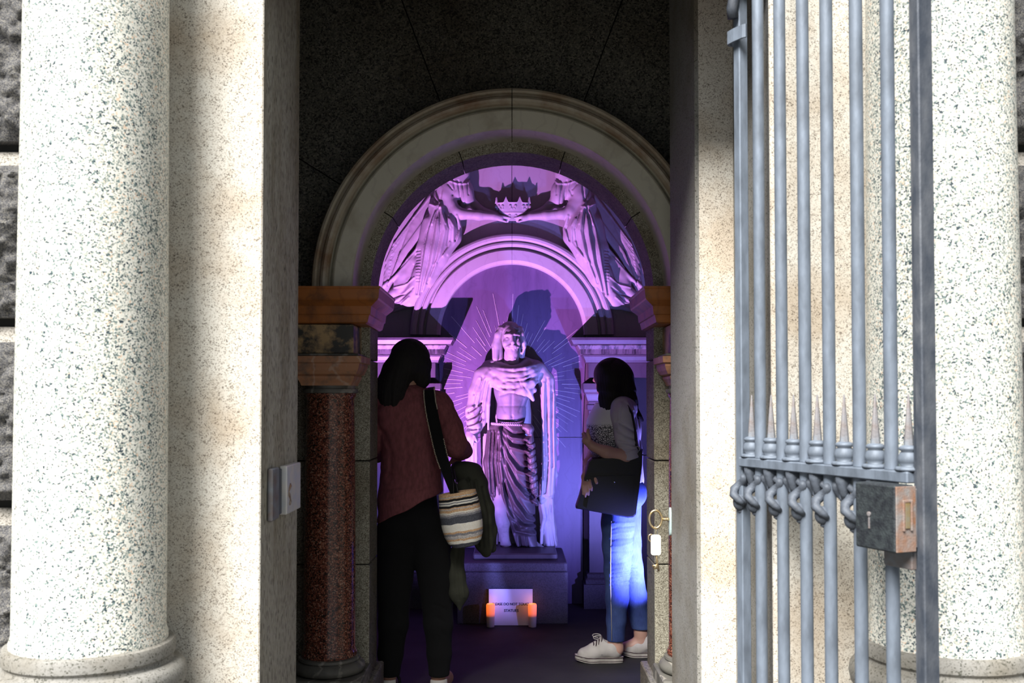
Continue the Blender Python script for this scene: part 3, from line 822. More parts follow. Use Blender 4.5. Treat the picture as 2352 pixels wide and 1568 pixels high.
def build_statue():
    t = thing('statue', 'white stone statue of a bearded man in a draped cloak on the pedestal', 'statue', (0, YS, zp))
    lo = (ax(1055, YS), YS-.26, zp-.004); hi = (ax(1300, YS), YN-.012, az(722, YS))
    # --- bare body: head, chest, belly, leg and feet
    b = SDF(lo, hi, .0042)
    b.ell(SP(1176, 888, .0), (.135, .095, .15), .03)
    b.ell(SP(1158, 880, -.055), (.062, .05, .055), .03).ell(SP(1196, 880, -.055), (.062, .05, .055), .03)
    b.chain([SR(1176, 900, -.005, .105), SR(1174, 950, -.005, .098), SR(1172, 990, .01, .085)], .03, .85)
    b.chain([SR(1176, 842, 0, .06), SR(1174, 812, -.02, .05)], .03)
    b.ell(SP(1172, 779, -.032), (.062, .082, .096), .01)                      # skull
    b.ell(SP(1175, 800, -.066), (.044, .046, .05), .02)                       # jaw
    b.cap(SP(1160, 771.5, -.104), SP(1172, 770.5, -.112), .010, .011, .010).cap(SP(1182, 770.5, -.112), SP(1192, 772, -.098), .011, .009, .010)
    b.ell(SP(1165, 778.5, -.118), (.019, .014, .0135), .012, 's').ell(SP(1189, 778.5, -.112), (.016, .014, .0135), .012, 's')
    b.ell(SP(1165, 779, -.101), (.0115, .0105, .0085), .003).ell(SP(1188.5, 779, -.096), (.0105, .0105, .0085), .003)
    b.cap(SP(1177, 772, -.114), SP(1178, 788, -.133), .0075, .0125, .008).ell(SP(1178, 789, -.126), (.017, .012, .009), .006)
    b.ell(SP(1161, 790, -.094), (.020, .018, .022), .02).ell(SP(1190, 790, -.090), (.018, .018, .022), .02)
    b.cap(SP(1163, 799, -.105), SP(1177, 794.5, -.118), .008, .010, .008).cap(SP(1177, 794.5, -.118), SP(1190, 799, -.102), .010, .008, .008)
    b.cap(SP(1169, 800, -.115), SP(1185, 800, -.113), .0065, .0065, .004)
    b.ell(SP(1177, 812, -.078), (.042, .036, .044), .014)
    rnd = random.Random(3)
    for i in range(80):                                                       # curled beard
        u = rnd.uniform(-1, 1); v = rnd.random()
        px = 1177+u*(15-6*v); py = 802+v*23
        b.ell(SP(px, py, -.110+.030*u*u+.012*v*v), (.0068, .0085, .0075), .0025)
    # leg and feet
    b.chain([SR(1148, 1120, .0, .070), SR(1150, 1165, -.035, .058), SR(1156, 1200, -.03, .050), SR(1162, 1246, -.03, .034)], .03)
    b.chain([SR(1162, 1250, -.03, .034), SR(1161, 1262, -.11, .026)], .025)
    for k, (dx, r) in enumerate(((-6.5, .011), (-2.8, .012), (1, .012), (5.2, .016))): b.cap(SP(1160+dx, 1264, -.12), SP(1160+dx*1.15, 1267, -.155), r, r*.9, .006)
    b.chain([SR(1225, 1252, .02, .036), SR(1250, 1262, -.085, .025)], .02)
    for k in range(4): b.cap(SP(1246+k*4, 1264.5, -.085), SP(1250+k*4, 1267, -.12), .011, .010, .006)
    # hand resting on the sleeve
    b.chain([SR(1084, 985, -.06, .034), SR(1080, 1003, -.085, .034)], .02)
    for k in range(4): b.cap(SP(1072+k*5.5, 1006, -.10), SP(1071+k*5.5, 1020, -.098), .0105, .009, .006)
    b.cap(SP(1090, 1000, -.10), SP(1096, 1012, -.09), .011, .009, .006)
    b.folds([(SQ([(1176, 862), (1175, 965)]), .010, -.005), (SQ([(1150, 908), (1176, 900), (1204, 908)]), .010, -.005), (SQ([(1148, 932), (1206, 932)]), .008, -.003),
             (SQ([(1148, 918), (1160, 945)]), .008, -.003), (SQ([(1202, 918), (1192, 945)]), .008, -.003), (SQ([(1176, 955), (1176, 957)]), .006, -.010)])
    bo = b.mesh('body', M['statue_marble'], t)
    bo.data.materials.append(M['shaded_statue'])
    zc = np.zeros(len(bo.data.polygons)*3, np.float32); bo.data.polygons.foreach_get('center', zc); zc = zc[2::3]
    bo.data.polygons.foreach_set('material_index', ((zc < az(836, YS)) & (zc > az(990, YS))).astype(np.int32))  # torso band takes the dimmed copy of the marble
    # --- hair
    h = SDF(SP(1118, 830, -.20), (ax(1225, YS), YS+.16, az(724, YS)), .0035)
    h.ell(SP(1171, 764, .012), (.078, .094, .083), .01)
    for pts in ([SR(1154, 756, -.055, .018), SR(1145, 770, -.05, .026), SR(1139, 794, -.04, .029), SR(1138, 823, -.045, .022)],
                [SR(1150, 756, -.03, .026), SR(1143, 790, -.02, .034), SR(1146, 820, -.01, .030)],
                [SR(1190, 756, -.055, .017), SR(1197, 768, -.052, .021), SR(1202, 788, -.045, .018), SR(1200, 799, -.04, .012)],
                [SR(1194, 758, -.02, .028), SR(1199, 790, .0, .030), SR(1197, 818, .01, .026)]):
        h.chain(pts, .014)
    h.ell(SP(1174, 790, -.125), (.054, .064, .078), .010, 's')
    fl = []
    for k in range(9):
        d = k*3.4; wv = 2.2 if k % 2 else -2.2
        h.chain([SR(1168-k*.9, 749-k*1.0, -.055+.012*k, .007), SR(1152-k*.8, 761, -.066+.013*k, .0095), SR(1142-wv*.4-k*.2, 778, -.062+.012*k, .010), SR(1136+wv+k*1.5, 800, -.060+.008*k, .010), SR(1133-wv*.5+k*2.2, 824, -.062+.007*k, .006)], .004)
        h.chain([SR(1176+k*.9, 749-k*1.0, -.055+.012*k, .007), SR(1191+k*.7, 761, -.064+.013*k, .009), SR(1200+wv*.3, 776, -.060+.012*k, .009), SR(1204-wv*.6-k*.5, 798, -.050+.010*k, .009), SR(1202+wv*.5-k*1.2, 818-8*(k < 3), -.04+.008*k, .006)], .004)
    h.folds(fl).mesh('hair', M['statue_marble'], t)
    # --- loincloth wrapped about hips and legs
    s = SDF(lo, hi, .0042)
    s.chain([SR(1168, 980, .01, .125), SR(1168, 1035, .01, .150), SR(1173, 1100, .02, .150), SR(1187, 1170, .025, .125), SR(1196, 1235, .03, .105), SR(1200, 1262, .03, .115)], .03, .80)
    s.chain([SR(1132, 985, -.02, .040), SR(1126, 1060, -.04, .046), SR(1128, 1110, -.045, .040), SR(1142, 1150, -.05, .022), SR(1152, 1162, -.05, .010)], .025, .8)
    s.chain([SR(1200, 1215, -.05, .06), SR(1222, 1262, -.04, .05)], .03)
    s.chain([SR(1185, 1225, -.06, .045), SR(1186, 1266, -.05, .045)], .02)
    s.chain([SR(1210, 974, -.105, .030), SR(1217, 984, -.115, .026), SR(1204, 980, -.115, .020)], .012)
    s.chain([SR(1214, 985, -.11, .026), SR(1218, 1020, -.125, .030), SR(1222, 1070, -.12, .031), SR(1226, 1115, -.105, .029), SR(1233, 1155, -.08, .012)], .012)
    G = []
    src = [[(1146, 984), (1172, 1003), (1210, 1008)], [(1146, 988), (1170, 1024), (1214, 1036)], [(1146, 992), (1164, 1046), (1188, 1078), (1220, 1090)],
           [(1145, 998), (1157, 1060), (1182, 1110), (1208, 1140), (1232, 1153)], [(1148, 1035), (1158, 1100), (1182, 1152), (1208, 1188), (1226, 1196)],
           [(1147, 1060), (1156, 1130), (1172, 1180), (1198, 1208), (1228, 1210)], [(1152, 1110), (1162, 1170), (1184, 1214), (1228, 1224)]]
    for q in src:
        G.append((SQ(q), .012, .019))
        G.append((SQ([(x+6, y-9) for x, y in q]), .009, -.015))
    for x0, x1 in ((1138, 1147), (1130, 1136), (1122, 1126)):
        G.append((SQ([(x0+4, 990), (x0, 1060), (x1, 1135)]), .008, .014)); G.append((SQ([(x0+9, 992), (x0+6, 1060), (x1+6, 1130)]), .006, -.014))
    for k in range(9): G.append((SQ([(1206, 1012+k*15), (1216, 1018+k*15), (1232, 1010+k*15)]), .004, -.012))
    for x in (1182, 1197, 1212): G.append((SQ([(x-4, 1228), (x+2, 1266)]), .006, -.012))
    s.folds(G)
    lineA = SQ([(1115, 1138), (1178, 1172)]); 
    def openleg(X, Y, Z):
        # cloth pulled aside over the bare shin: keep right of the diagonal hem below the knee
        p0, p1 = np.array(SQ([(1118, 1150)])[0]), np.array(SQ([(1158, 1164)])[0]); p2 = np.array(SQ([(1182, 1235)])[0])
        side = (X-p1[0])*(p2[1]-p1[1])-(Z-p1[1])*(p2[0]-p1[0])       # >0 left of line going down
        nrm = math.hypot(*(p2-p1))
        top = (p0[1]+(X-p0[0])*(p1[1]-p0[1])/(p1[0]-p0[0]))-Z         # >0 below hem
        return np.minimum(side/nrm, top)
    s.keep(lambda X, Y, Z: openleg(X, Y, Z)+0*Y)
    s.keep(lambda X, Y, Z: Z-az(972, YS)+0*X+0*Y)
    s.mesh('loincloth', M['aged_shaded_statue'], t)
    # --- rope belt
    rp = MB(); pts = []
    for k in range(61):
        a = math.pi*(1.08+.84*k/60)
        pts.append((ax(1169, YS)+.128*math.cos(a), YS+.118*math.sin(a), az(972+3*k/60, YS)))
    for ph in (0, math.pi):
        rp.tube([(p[0], p[1]+.005*math.cos(k*1.15+ph), p[2]+.005*math.sin(k*1.15+ph)) for k, p in enumerate(pts)], .0065, 8)
    obj('rope_belt', rp, M['statue_marble'], t, True)
    # --- cloak: cowl, sleeve, long side falls and back
    c = SDF(lo, hi, .0042)
    c.chain([SR(1175, 868, .10, .120), SR(1180, 960, .13, .130), SR(1184, 1100, .14, .135), SR(1190, 1260, .14, .14)], .03, .42)
    cowl = [SR(1118, 852, .02, .052), SR(1136, 856, -.05, .042), SR(1160, 862, -.095, .036), SR(1190, 864, -.095, .036), SR(1220, 856, -.06, .040), SR(1236, 848, .0, .050)]
    c.chain(cowl, .02)
    c.chain([SR(1122, 842, .06, .05), SR(1150, 836, .09, .05), SR(1200, 834, .09, .05), SR(1232, 842, .05, .05)], .03)
    c.chain([SR(1138, 838, .02, .045), SR(1160, 846, -.045, .030), SR(1190, 848, -.05, .030), SR(1212, 838, .02, .05)], .02)
    c.chain([SR(1124, 866, -.05, .036), SR(1146, 884, -.095, .022), SR(1172, 895, -.112, .020), SR(1200, 896, -.112, .022), SR(1222, 880, -.085, .03)], .016)
    c.chain([SR(1142, 874, -.09, .024), SR(1170, 882, -.112, .024), SR(1204, 880, -.108, .026)], .014)
    c.chain([SR(1196, 890, -.105, .026), SR(1214, 902, -.09, .026), SR(1224, 918, -.075, .012)], .014)
    c.chain([SR(1180, 900, -.112, .012), SR(1205, 904, -.105, .016), SR(1226, 896, -.08, .02)], .012)
    for i, y in enumerate((843, 852, 862, 873, 884)):                         # rolled folds of the shawl
        dip = 7+2.2*i
        c.chain([SR(1118+i*2, y-2, .030-.018*i, .015), SR(1136+i*2, y+dip*.45, -.062-.008*i, .014), SR(1158, y+dip*.9, -.108-.005*i, .0125), SR(1180, y+dip, -.116-.004*i, .0125),
                 SR(1206, y+dip*.55, -.100-.003*i, .014), SR(1226-i*1.5, y-1, -.055-.008*i, .015), SR(1240-i*2, y-7, .010-.012*i, .014)], .009)
    for x0, y0, x1, y1 in ((1128, 872, 1122, 985), (1121, 868, 1112, 975), (1103, 872, 1093, 930)):
        c.chain([SR(x0, y0, -.045, .011), SR((x0+x1)/2-2, (y0+y1)/2, -.048, .011), SR(x1, y1, -.045, .008)], .010)
    for y in (936, 950, 962, 973, 983):
        c.chain([SR(1075, y+4, -.040, .010), SR(1088, y, -.068, .011), SR(1104, y-11, -.05, .009)], .008)
    for x0, x1, d in ((1247, 1247, -.042), (1256, 1254, -.046), (1264, 1263, -.042), (1271, 1270, -.030)):
        c.chain([SR(x0-2, 872, d+.01, .009), SR(x0, 960, d, .011), SR(x1+1, 1060, d-.004, .011), SR(x1-3, 1135, d, .008)], .008)
    for x0, x1 in ((1252, 1258), (1260, 1268), (1267, 1277)):
        c.chain([SR(x0, 1145, -.035, .008), SR(x0+1, 1195, -.030, .011), SR(x1, 1258, -.030, .009)], .008)
    # sleeve on the arm hanging down
    c.chain([SR(1108, 862, .01, .062), SR(1096, 900, .0, .058), SR(1088, 945, -.005, .056), SR(1090, 978, -.05, .046), SR(1084, 992, -.07, .036)], .025)
    c.chain([SR(1118, 872, -.04, .030), SR(1114, 920, -.03, .030), SR(1110, 965, -.02, .028), SR(1098, 990, -.03, .020)], .016)
    c.chain([SR(1084, 1000, -.05, .044), SR(1084, 1050, -.045, .044), SR(1084, 1092, -.045, .044)], .012, .35)
    # left fall
    c.chain([SR(1112, 985, .03, .030), SR(1114, 1060, .02, .026), SR(1117, 1105, .01, .022), SR(1126, 1165, -.01, .034), SR(1135, 1205, -.01, .036), SR(1141, 1248, .0, .012)], .02, .7)
    c.chain([SR(1150, 1172, -.02, .024), SR(1140, 1190, -.03, .030), SR(1137, 1215, -.03, .022)], .014, .5)
    # right fall
    c.chain([SR(1238, 850, .0, .055), SR(1254, 872, .0, .056), SR(1260, 930, .0, .050), SR(1261, 1050, -.005, .053), SR(1258, 1130, -.01, .046)], .02, .75)
    for y, x in ((925, 1272), (1015, 1276), (1090, 1276)): c.chain([SR(1264, y-45, -.0, .030), SR(x, y, .0, .016), SR(1266, y+25, .0, .02)], .012, .6)
    c.chain([SR(1256, 1110, .0, .050), SR(1255, 1165, .01, .052), SR(1259, 1215, .01, .056), SR(1266, 1266, .01, .052)], .02, .8)
    c.chain([SR(1243, 1140, -.03, .02), SR(1250, 1185, -.04, .014), SR(1244, 1215, -.04, .012), SR(1243, 1245, -.03, .012)], .01)
    G = []
    for q, w, a in (([(1126, 848), (1160, 866), (1200, 868), (1232, 852)], .006, -.014), ([(1128, 858), (1160, 876), (1200, 877), (1228, 866)], .006, -.014),
                    ([(1126, 872), (1150, 894), (1185, 905)], .005, -.012), ([(1140, 866), (1172, 874), (1210, 868)], .006, .010), ([(1202, 872), (1216, 864)], .006, .014),
                    ([(1200, 884), (1212, 898), (1220, 914)], .005, -.012), ([(1190, 872), (1198, 890)], .005, -.010),
                    ([(1110, 868), (1098, 900), (1092, 930)], .006, -.012), ([(1102, 872), (1090, 905)], .005, -.010), ([(1118, 876), (1108, 930), (1104, 965)], .006, -.014),
                    ([(1078, 945), (1090, 938), (1104, 926)], .006, -.014), ([(1076, 962), (1092, 956), (1106, 944)], .006, -.014), ([(1076, 976), (1090, 972), (1106, 962)], .006, -.014), ([(1078, 986), (1096, 984)], .005, -.012),
                    ([(1083, 1028), (1083, 1085)], .005, -.010), ([(1091, 1030), (1092, 1085)], .004, -.008),
                    ([(1256, 870), (1256, 960), (1258, 1060), (1252, 1130)], .006, -.012), ([(1268, 900), (1266, 980), (1268, 1070)], .005, -.012), ([(1249, 880), (1248, 1000), (1250, 1100)], .006, .010),
                    ([(1256, 1165), (1262, 1200), (1272, 1255)], .006, -.014), ([(1264, 1160), (1268, 1200), (1276, 1240)], .005, -.012), ([(1130, 1160), (1136, 1220)], .005, -.012),
                    ([(1240, 1150), (1262, 1138), (1278, 1126)], .006, .008)):
        if min(y for x, y in q) > 1120: a *= .3
        if max(y for x, y in q) < 918 and q[0][0] > 1124: a *= .3
        G.append((SQ(q), w*1.75, a*1.0)); G.append((SQ([(x+4.2, y+2.2) for x, y in q]), w*1.3, -a*.55))
    c.folds(G)
    c.keep(lambda X, Y, Z: np.where(X < ax(1104, YS), az(1086, YS)-Z, -1.0)+0*Y)
    c.mesh('cloak', M['statue_marble'], t)
    return t
build_statue()

# ---- winged figures holding the crown
YA = 7.222
def build_angel(mir, label):
    def AP(px, py, dy=0.0):
        px = 2*1177-px if mir else px
        return (ax(px, YA), YA+dy*.45-.006, az(py, YA))
    def AR(px, py, dy, r): return (*AP(px, py, dy), r)
    def AQ(pts): return [(AP(*p)[0], AP(*p)[2]) for p in pts]
    t = thing('relief_figure', label, 'sculpture', AP(985, 660, .12), 'robed relief figures over the niche')
    xs = sorted((AP(862, 0)[0], AP(1185, 0)[0]))
    s = SDF((xs[0], YA-.17, az(735, YA)), (xs[1], YN+.01, az(312, YA)), .0043)
    # trunk, head, breast
    s.chain([AR(1052, 398, .04, .085), AR(1030, 440, .04, .092), AR(1008, 474, .03, .078)], .03)
    s.ell(AP(1070, 447, .02), (.060, .070, .105), .02)
    s.ell(AP(1048, 440, -.03), (.05, .045, .06), .02)
    s.chain([AR(1058, 396, .04, .042), AR(1064, 376, .03, .040)], .02).ell(AP(1066, 352, .02), (.070, .080, .092), .01).ell(AP(1060, 345, .045), (.082, .082, .085), .02)
    s.ell(AP(1076, 358, -.045), (.02, .02, .016), .01)
    # raised wing root behind, kept close to the wall
    for k in range(7):
        s.chain([AR(1000-k*3, 440+k*10, .09, .034), AR(955-k*7, 500+k*17, .095, .030), AR(906-k*5, 560+k*20, .10, .020), AR(884-k*1.5, 600+k*16, .105, .010)], .010, .8)
    # arms
    s.chain([AR(1016, 428, -.03, .055), AR(1024, 452, -.06, .052), AR(1046, 488, -.085, .042), AR(1062, 494, -.088, .038), AR(1100, 497, -.08, .034), AR(1134, 499, -.07, .025)], .018)
    s.chain([AR(1134, 499, -.07, .026), AR(1150, 503, -.065, .022)], .01, .8)
    for k in range(4): s.cap(AP(1152, 499+k*2.6, -.07+.012*k), AP(1172-k*2, 502+k*2.6, -.055+.012*k), .0095, .0075, .005)
    s.cap(AP(1146, 506, -.075), AP(1162, 511, -.07), .010, .008, .006)
    s.chain([AR(1080, 462, .04, .040), AR(1105, 484, .05, .032), AR(1150, 496, .035, .024)], .015)
    # girdle knot, dress
    s.ell(AP(1006, 472, -.045), (.038, .034, .032), .015)
    s.chain([AR(1012, 480, .01, .085), AR(1018, 525, -.005, .112), AR(1000, 580, -.005, .105), AR(972, 635, .02, .088), AR(940, 690, .06, .062)], .03)
    s.chain([AR(1036, 500, -.01, .060), AR(1040, 545, .0, .058), AR(1012, 595, .01, .056), AR(985, 645, .03, .05)], .03)
    s.chain([AR(985, 510, .0, .05), AR(972, 570, .0, .05), AR(966, 640, .02, .045), AR(956, 700, .05, .03)], .02)
    # outer mantle with trimmed hem
    s.chain([AR(962, 568, -.03, .016), AR(964, 600, -.03, .019), AR(962, 640, -.02, .018), AR(955, 668, .0, .014)], .006)
    s.chain([AR(960, 570, -.02, .014), AR(938, 598, .0, .018), AR(912, 630, .03, .018), AR(880, 656, .06, .014)], .006)
    s.chain([AR(948, 602, .02, .045), AR(930, 632, .045, .048), AR(915, 652, .06, .04)], .02, .7)
    s.chain([AR(955, 655, .03, .038), AR(925, 685, .06, .036), AR(895, 700, .08, .028), AR(874, 712, .095, .018)], .02)
    s.chain([AR(950, 668, .03, .030), AR(935, 700, .06, .024), AR(898, 714, .09, .014)], .016)
    s.chain([AR(936, 648, .05, .04), AR(905, 672, .08, .035), AR(882, 686, .09, .02)], .02)
    G = []
    for q, w, a in (([(1004, 478), (988, 530), (976, 600), (962, 680)], .009, .018), ([(1010, 482), (1004, 545), (992, 610), (972, 670)], .009, .018), ([(1014, 482), (1024, 535), (1012, 590), (990, 640)], .009, .017),
                    ([(1018, 480), (1044, 525), (1042, 560), (1020, 592)], .008, .015), ([(1050, 500), (1060, 525), (1050, 556), (1030, 588)], .007, .014), ([(1034, 560), (1018, 592), (996, 612)], .006, .010),
                    ([(1000, 486), (980, 540), (970, 610), (958, 676)], .006, -.018), ([(1007, 484), (996, 545), (984, 610), (966, 676)], .006, -.018), ([(1012, 486), (1014, 540), (1002, 600), (982, 652)], .006, -.018), ([(1020, 492), (1034, 530), (1028, 570), (1006, 606)], .006, -.016),
                    ([(1046, 506), (1053, 530), (1046, 555)], .005, -.014),
                    ([(1006, 470), (990, 448), (984, 430)], .006, -.015), ([(1010, 466), (1002, 440), (1003, 420)], .006, -.015), ([(1012, 464), (1016, 440), (1016, 415)], .006, -.013), ([(1000, 478), (985, 470)], .006, .016), ([(1012, 478), (1000, 498), (994, 520)], .006, .018), ([(1014, 478), (1018, 500), (1026, 520)], .006, .016), ([(1008, 480), (1006, 505)], .005, -.018), ([(1020, 482), (1032, 505)], .005, -.014),
                    ([(1042, 420), (1046, 440), (1040, 452)], .006, -.013), ([(1052, 420), (1056, 445), (1058, 466)], .005, -.013), ([(1062, 424), (1066, 448), (1068, 470)], .005, -.012), ([(1074, 424), (1076, 450)], .005, -.012),
                    ([(1026, 418), (1050, 426), (1074, 424), (1080, 412)], .006, .014), ([(1030, 428), (1040, 440)], .005, -.012),
                    ([(958, 575), (930, 605), (895, 640)], .004, -.010), ([(950, 610), (944, 640), (935, 650)], .006, -.010), ([(952, 640), (930, 655), (905, 660)], .006, .014),
                    ([(945, 668), (915, 692), (880, 704)], .007, -.016), ([(940, 684), (915, 704), (885, 712)], .006, .012), ([(950, 662), (930, 676), (900, 684)], .005, -.014)):
        G.append((AQ(q), w*1.15, a*.62))
    for k in range(13):                                                       # quill lines of the wing
        u = k/12
        G.append((AQ([(992-18*u, 448+52*u), (945-30*u, 505+75*u), (900-12*u, 565+90*u)]),   .0038, -.007))
    for k in range(11): G.append((AQ([(957, 578+k*7), (967, 578+k*7)]), .0025, -.006))
    s.folds(G)
    s.keep(lambda X, Y, Z: (Y-(YN-.002))+0*X+0*Z)
    s.mesh('robed_body', M['white_marble'], t)
    return t
build_angel(False, 'white relief figure leaning over the arch, robe falling towards the woman in maroon')
build_angel(True, 'white relief figure leaning over the arch, robe falling towards the woman in jeans')

# ---- crown in their hands
def build_crown():
    YC = YN-.055; ob = lambda nm, mb, m, pr, sm: obj(nm, flat(mb), m, pr, sm); X = ax(1178, YC); t = thing('crown', 'carved stone crown held between the two relief figures', 'crown', (X, YC, az(506, YC)))
    def flat(mb):
        mb.v = [(x, YC+(y-YC)*.34, zz) for x, y, zz in mb.v]; return mb
    z = lambda y: az(y, YC)
    c = (X, YC, 0); u = YC/F
    ob('band', MB().lathe([(0, z(506)), (24*u, z(506)), (26*u, z(502)), (25*u, z(500.5)), (30*u, z(491)), (33*u, z(490)), (32*u, z(488)), (28*u, z(488)), (0, z(489))], c, 40), M['white_marble'], t, 'auto')
    for k in range(12):
        a = 2*math.pi*k/12+.26
        ob('gem', MB().ball((X+27.5*u*math.cos(a), YC+27.5*u*math.sin(a), z(495.5)), 3.2*u, 8, 6), M['white_marble'], t, True)
    n = 96; mb = MB()
    def rim(a):
        q = (a*8/(2*math.pi)) % 1.0; d = abs(q-.5)*2
        return 467-13*max(0, 1-d/.38) if True else 0
    for i in range(n):
        a = 2*math.pi*i/n+math.pi/8*0-math.pi/2+math.pi/8
        top = rim(a+math.pi/2-math.pi/8+math.pi/8)
        for rr, yy in ((31, 489), (35, 480), (39.5, 468), (42, top), (39.5, top), (36, 470), (32, 480), (28, 489)):
            mb.v.append((X+rr*u*math.cos(a), YC+rr*u*math.sin(a), z(yy)))
    for i in range(n):
        j = (i+1) % n
        for k in range(7): mb.f.append((i*8+k, j*8+k, j*8+k+1, i*8+k+1))
    ob('circlet', mb, M['white_marble'], t, 'auto')
    for k in range(8):
        a = -math.pi/2+2*math.pi*k/8
        lf = MB()
        for (da, yy, r) in ((-.15, 475, 3.0), (.15, 475, 3.0), (-.10, 480, 2.6), (.10, 480, 2.6)):
            rr = 39.5 if yy < 478 else 36.5
            lf.ball((X+rr*u*math.cos(a+da), YC+rr*u*math.sin(a+da), z(yy)), r*u, 10, 6, (1, 1, 1.25))
        ob('crown_leaf', lf, M['white_marble'], t, True)
build_crown()

# ================================================================== VISITORS
def head_sdf(s, c, f, k=1.0, jaw=True):
    """face looking along unit vector f (horizontal); c = skull centre, about 0.22 m tall"""
    f = np.array((f[0], f[1], 0.0)); f /= np.linalg.norm(f); r = np.array((f[1], -f[0], 0.0)); c = np.array(c)
    rz = math.atan2(f[1], f[0])
    P = lambda fw, rt, up: tuple(c+f*fw*k+r*rt*k+np.array((0, 0, up*k)))
    s.ell(P(-.012, 0, .025), (.095*k, .074*k, .088*k), .01, rz=rz)
    s.ell(P(.030, 0, -.040), (.055*k, .058*k, .070*k), .03, rz=rz)
    s.ell(P(.060, 0, -.088), (.028*k, .026*k, .022*k), .025, rz=rz)
    for q in (-1, 1):
        s.ell(P(.088, q*.032, .008), (.016*k, .017*k, .012*k), .012, 's', rz=rz)
        s.ell(P(.070, q*.031, .006), (.013*k, .013*k, .0115*k), .004, rz=rz)
        s.cap(P(.080, q*.018, .026), P(.070, q*.046, .026), .009*k, .007*k, .008)
        s.ell(P(.060, q*.040, -.025), (.026*k, .022*k, .024*k), .02, rz=rz)
        s.ell(P(-.005, q*.074, -.005), (.018*k, .009*k, .030*k), .006, rz=rz)
    s.cap(P(.084, 0, .016), P(.106, 0, -.022), .008*k, .012*k, .008).cap(P(.094, -.012, -.028), P(.094, .012, -.028), .009*k, .009*k, .006)
    s.cap(P(.084, -.016, -.053), P(.084, .016, -.053), .007*k, .007*k, .004).cap(P(.083, -.014, -.064), P(.083, .014, -.064), .008*k, .008*k, .004)
    return s

def hand(s, wrist, knuckle, palm_r, fingers, thumb):
    """palm from wrist to knuckle; each finger is a list of joints"""
    s.cap(wrist, knuckle, palm_r*.8, palm_r, .012)
    for f in fingers:
        rr = [.0098, .0088, .0080, .0068]
        for i in range(len(f)-1): s.cap(f[i], f[i+1], rr[min(i, 3)], rr[min(i+1, 3)], .004)
    for i in range(len(thumb)-1): s.cap(thumb[i], thumb[i+1], .012-.0015*i, .0105-.0015*i, .006)

# ------------------------------------------------ visitor seen from behind, maroon top
YL = 5.02
def LP(px, py, dy=0.0): return (ax(px, YL), YL+dy, az(py, YL))
def LR(px, py, dy, r): return (*LP(px, py, dy), r)
def LQ(pts): return [(ax(p[0], YL), az(p[1], YL)) for p in pts]

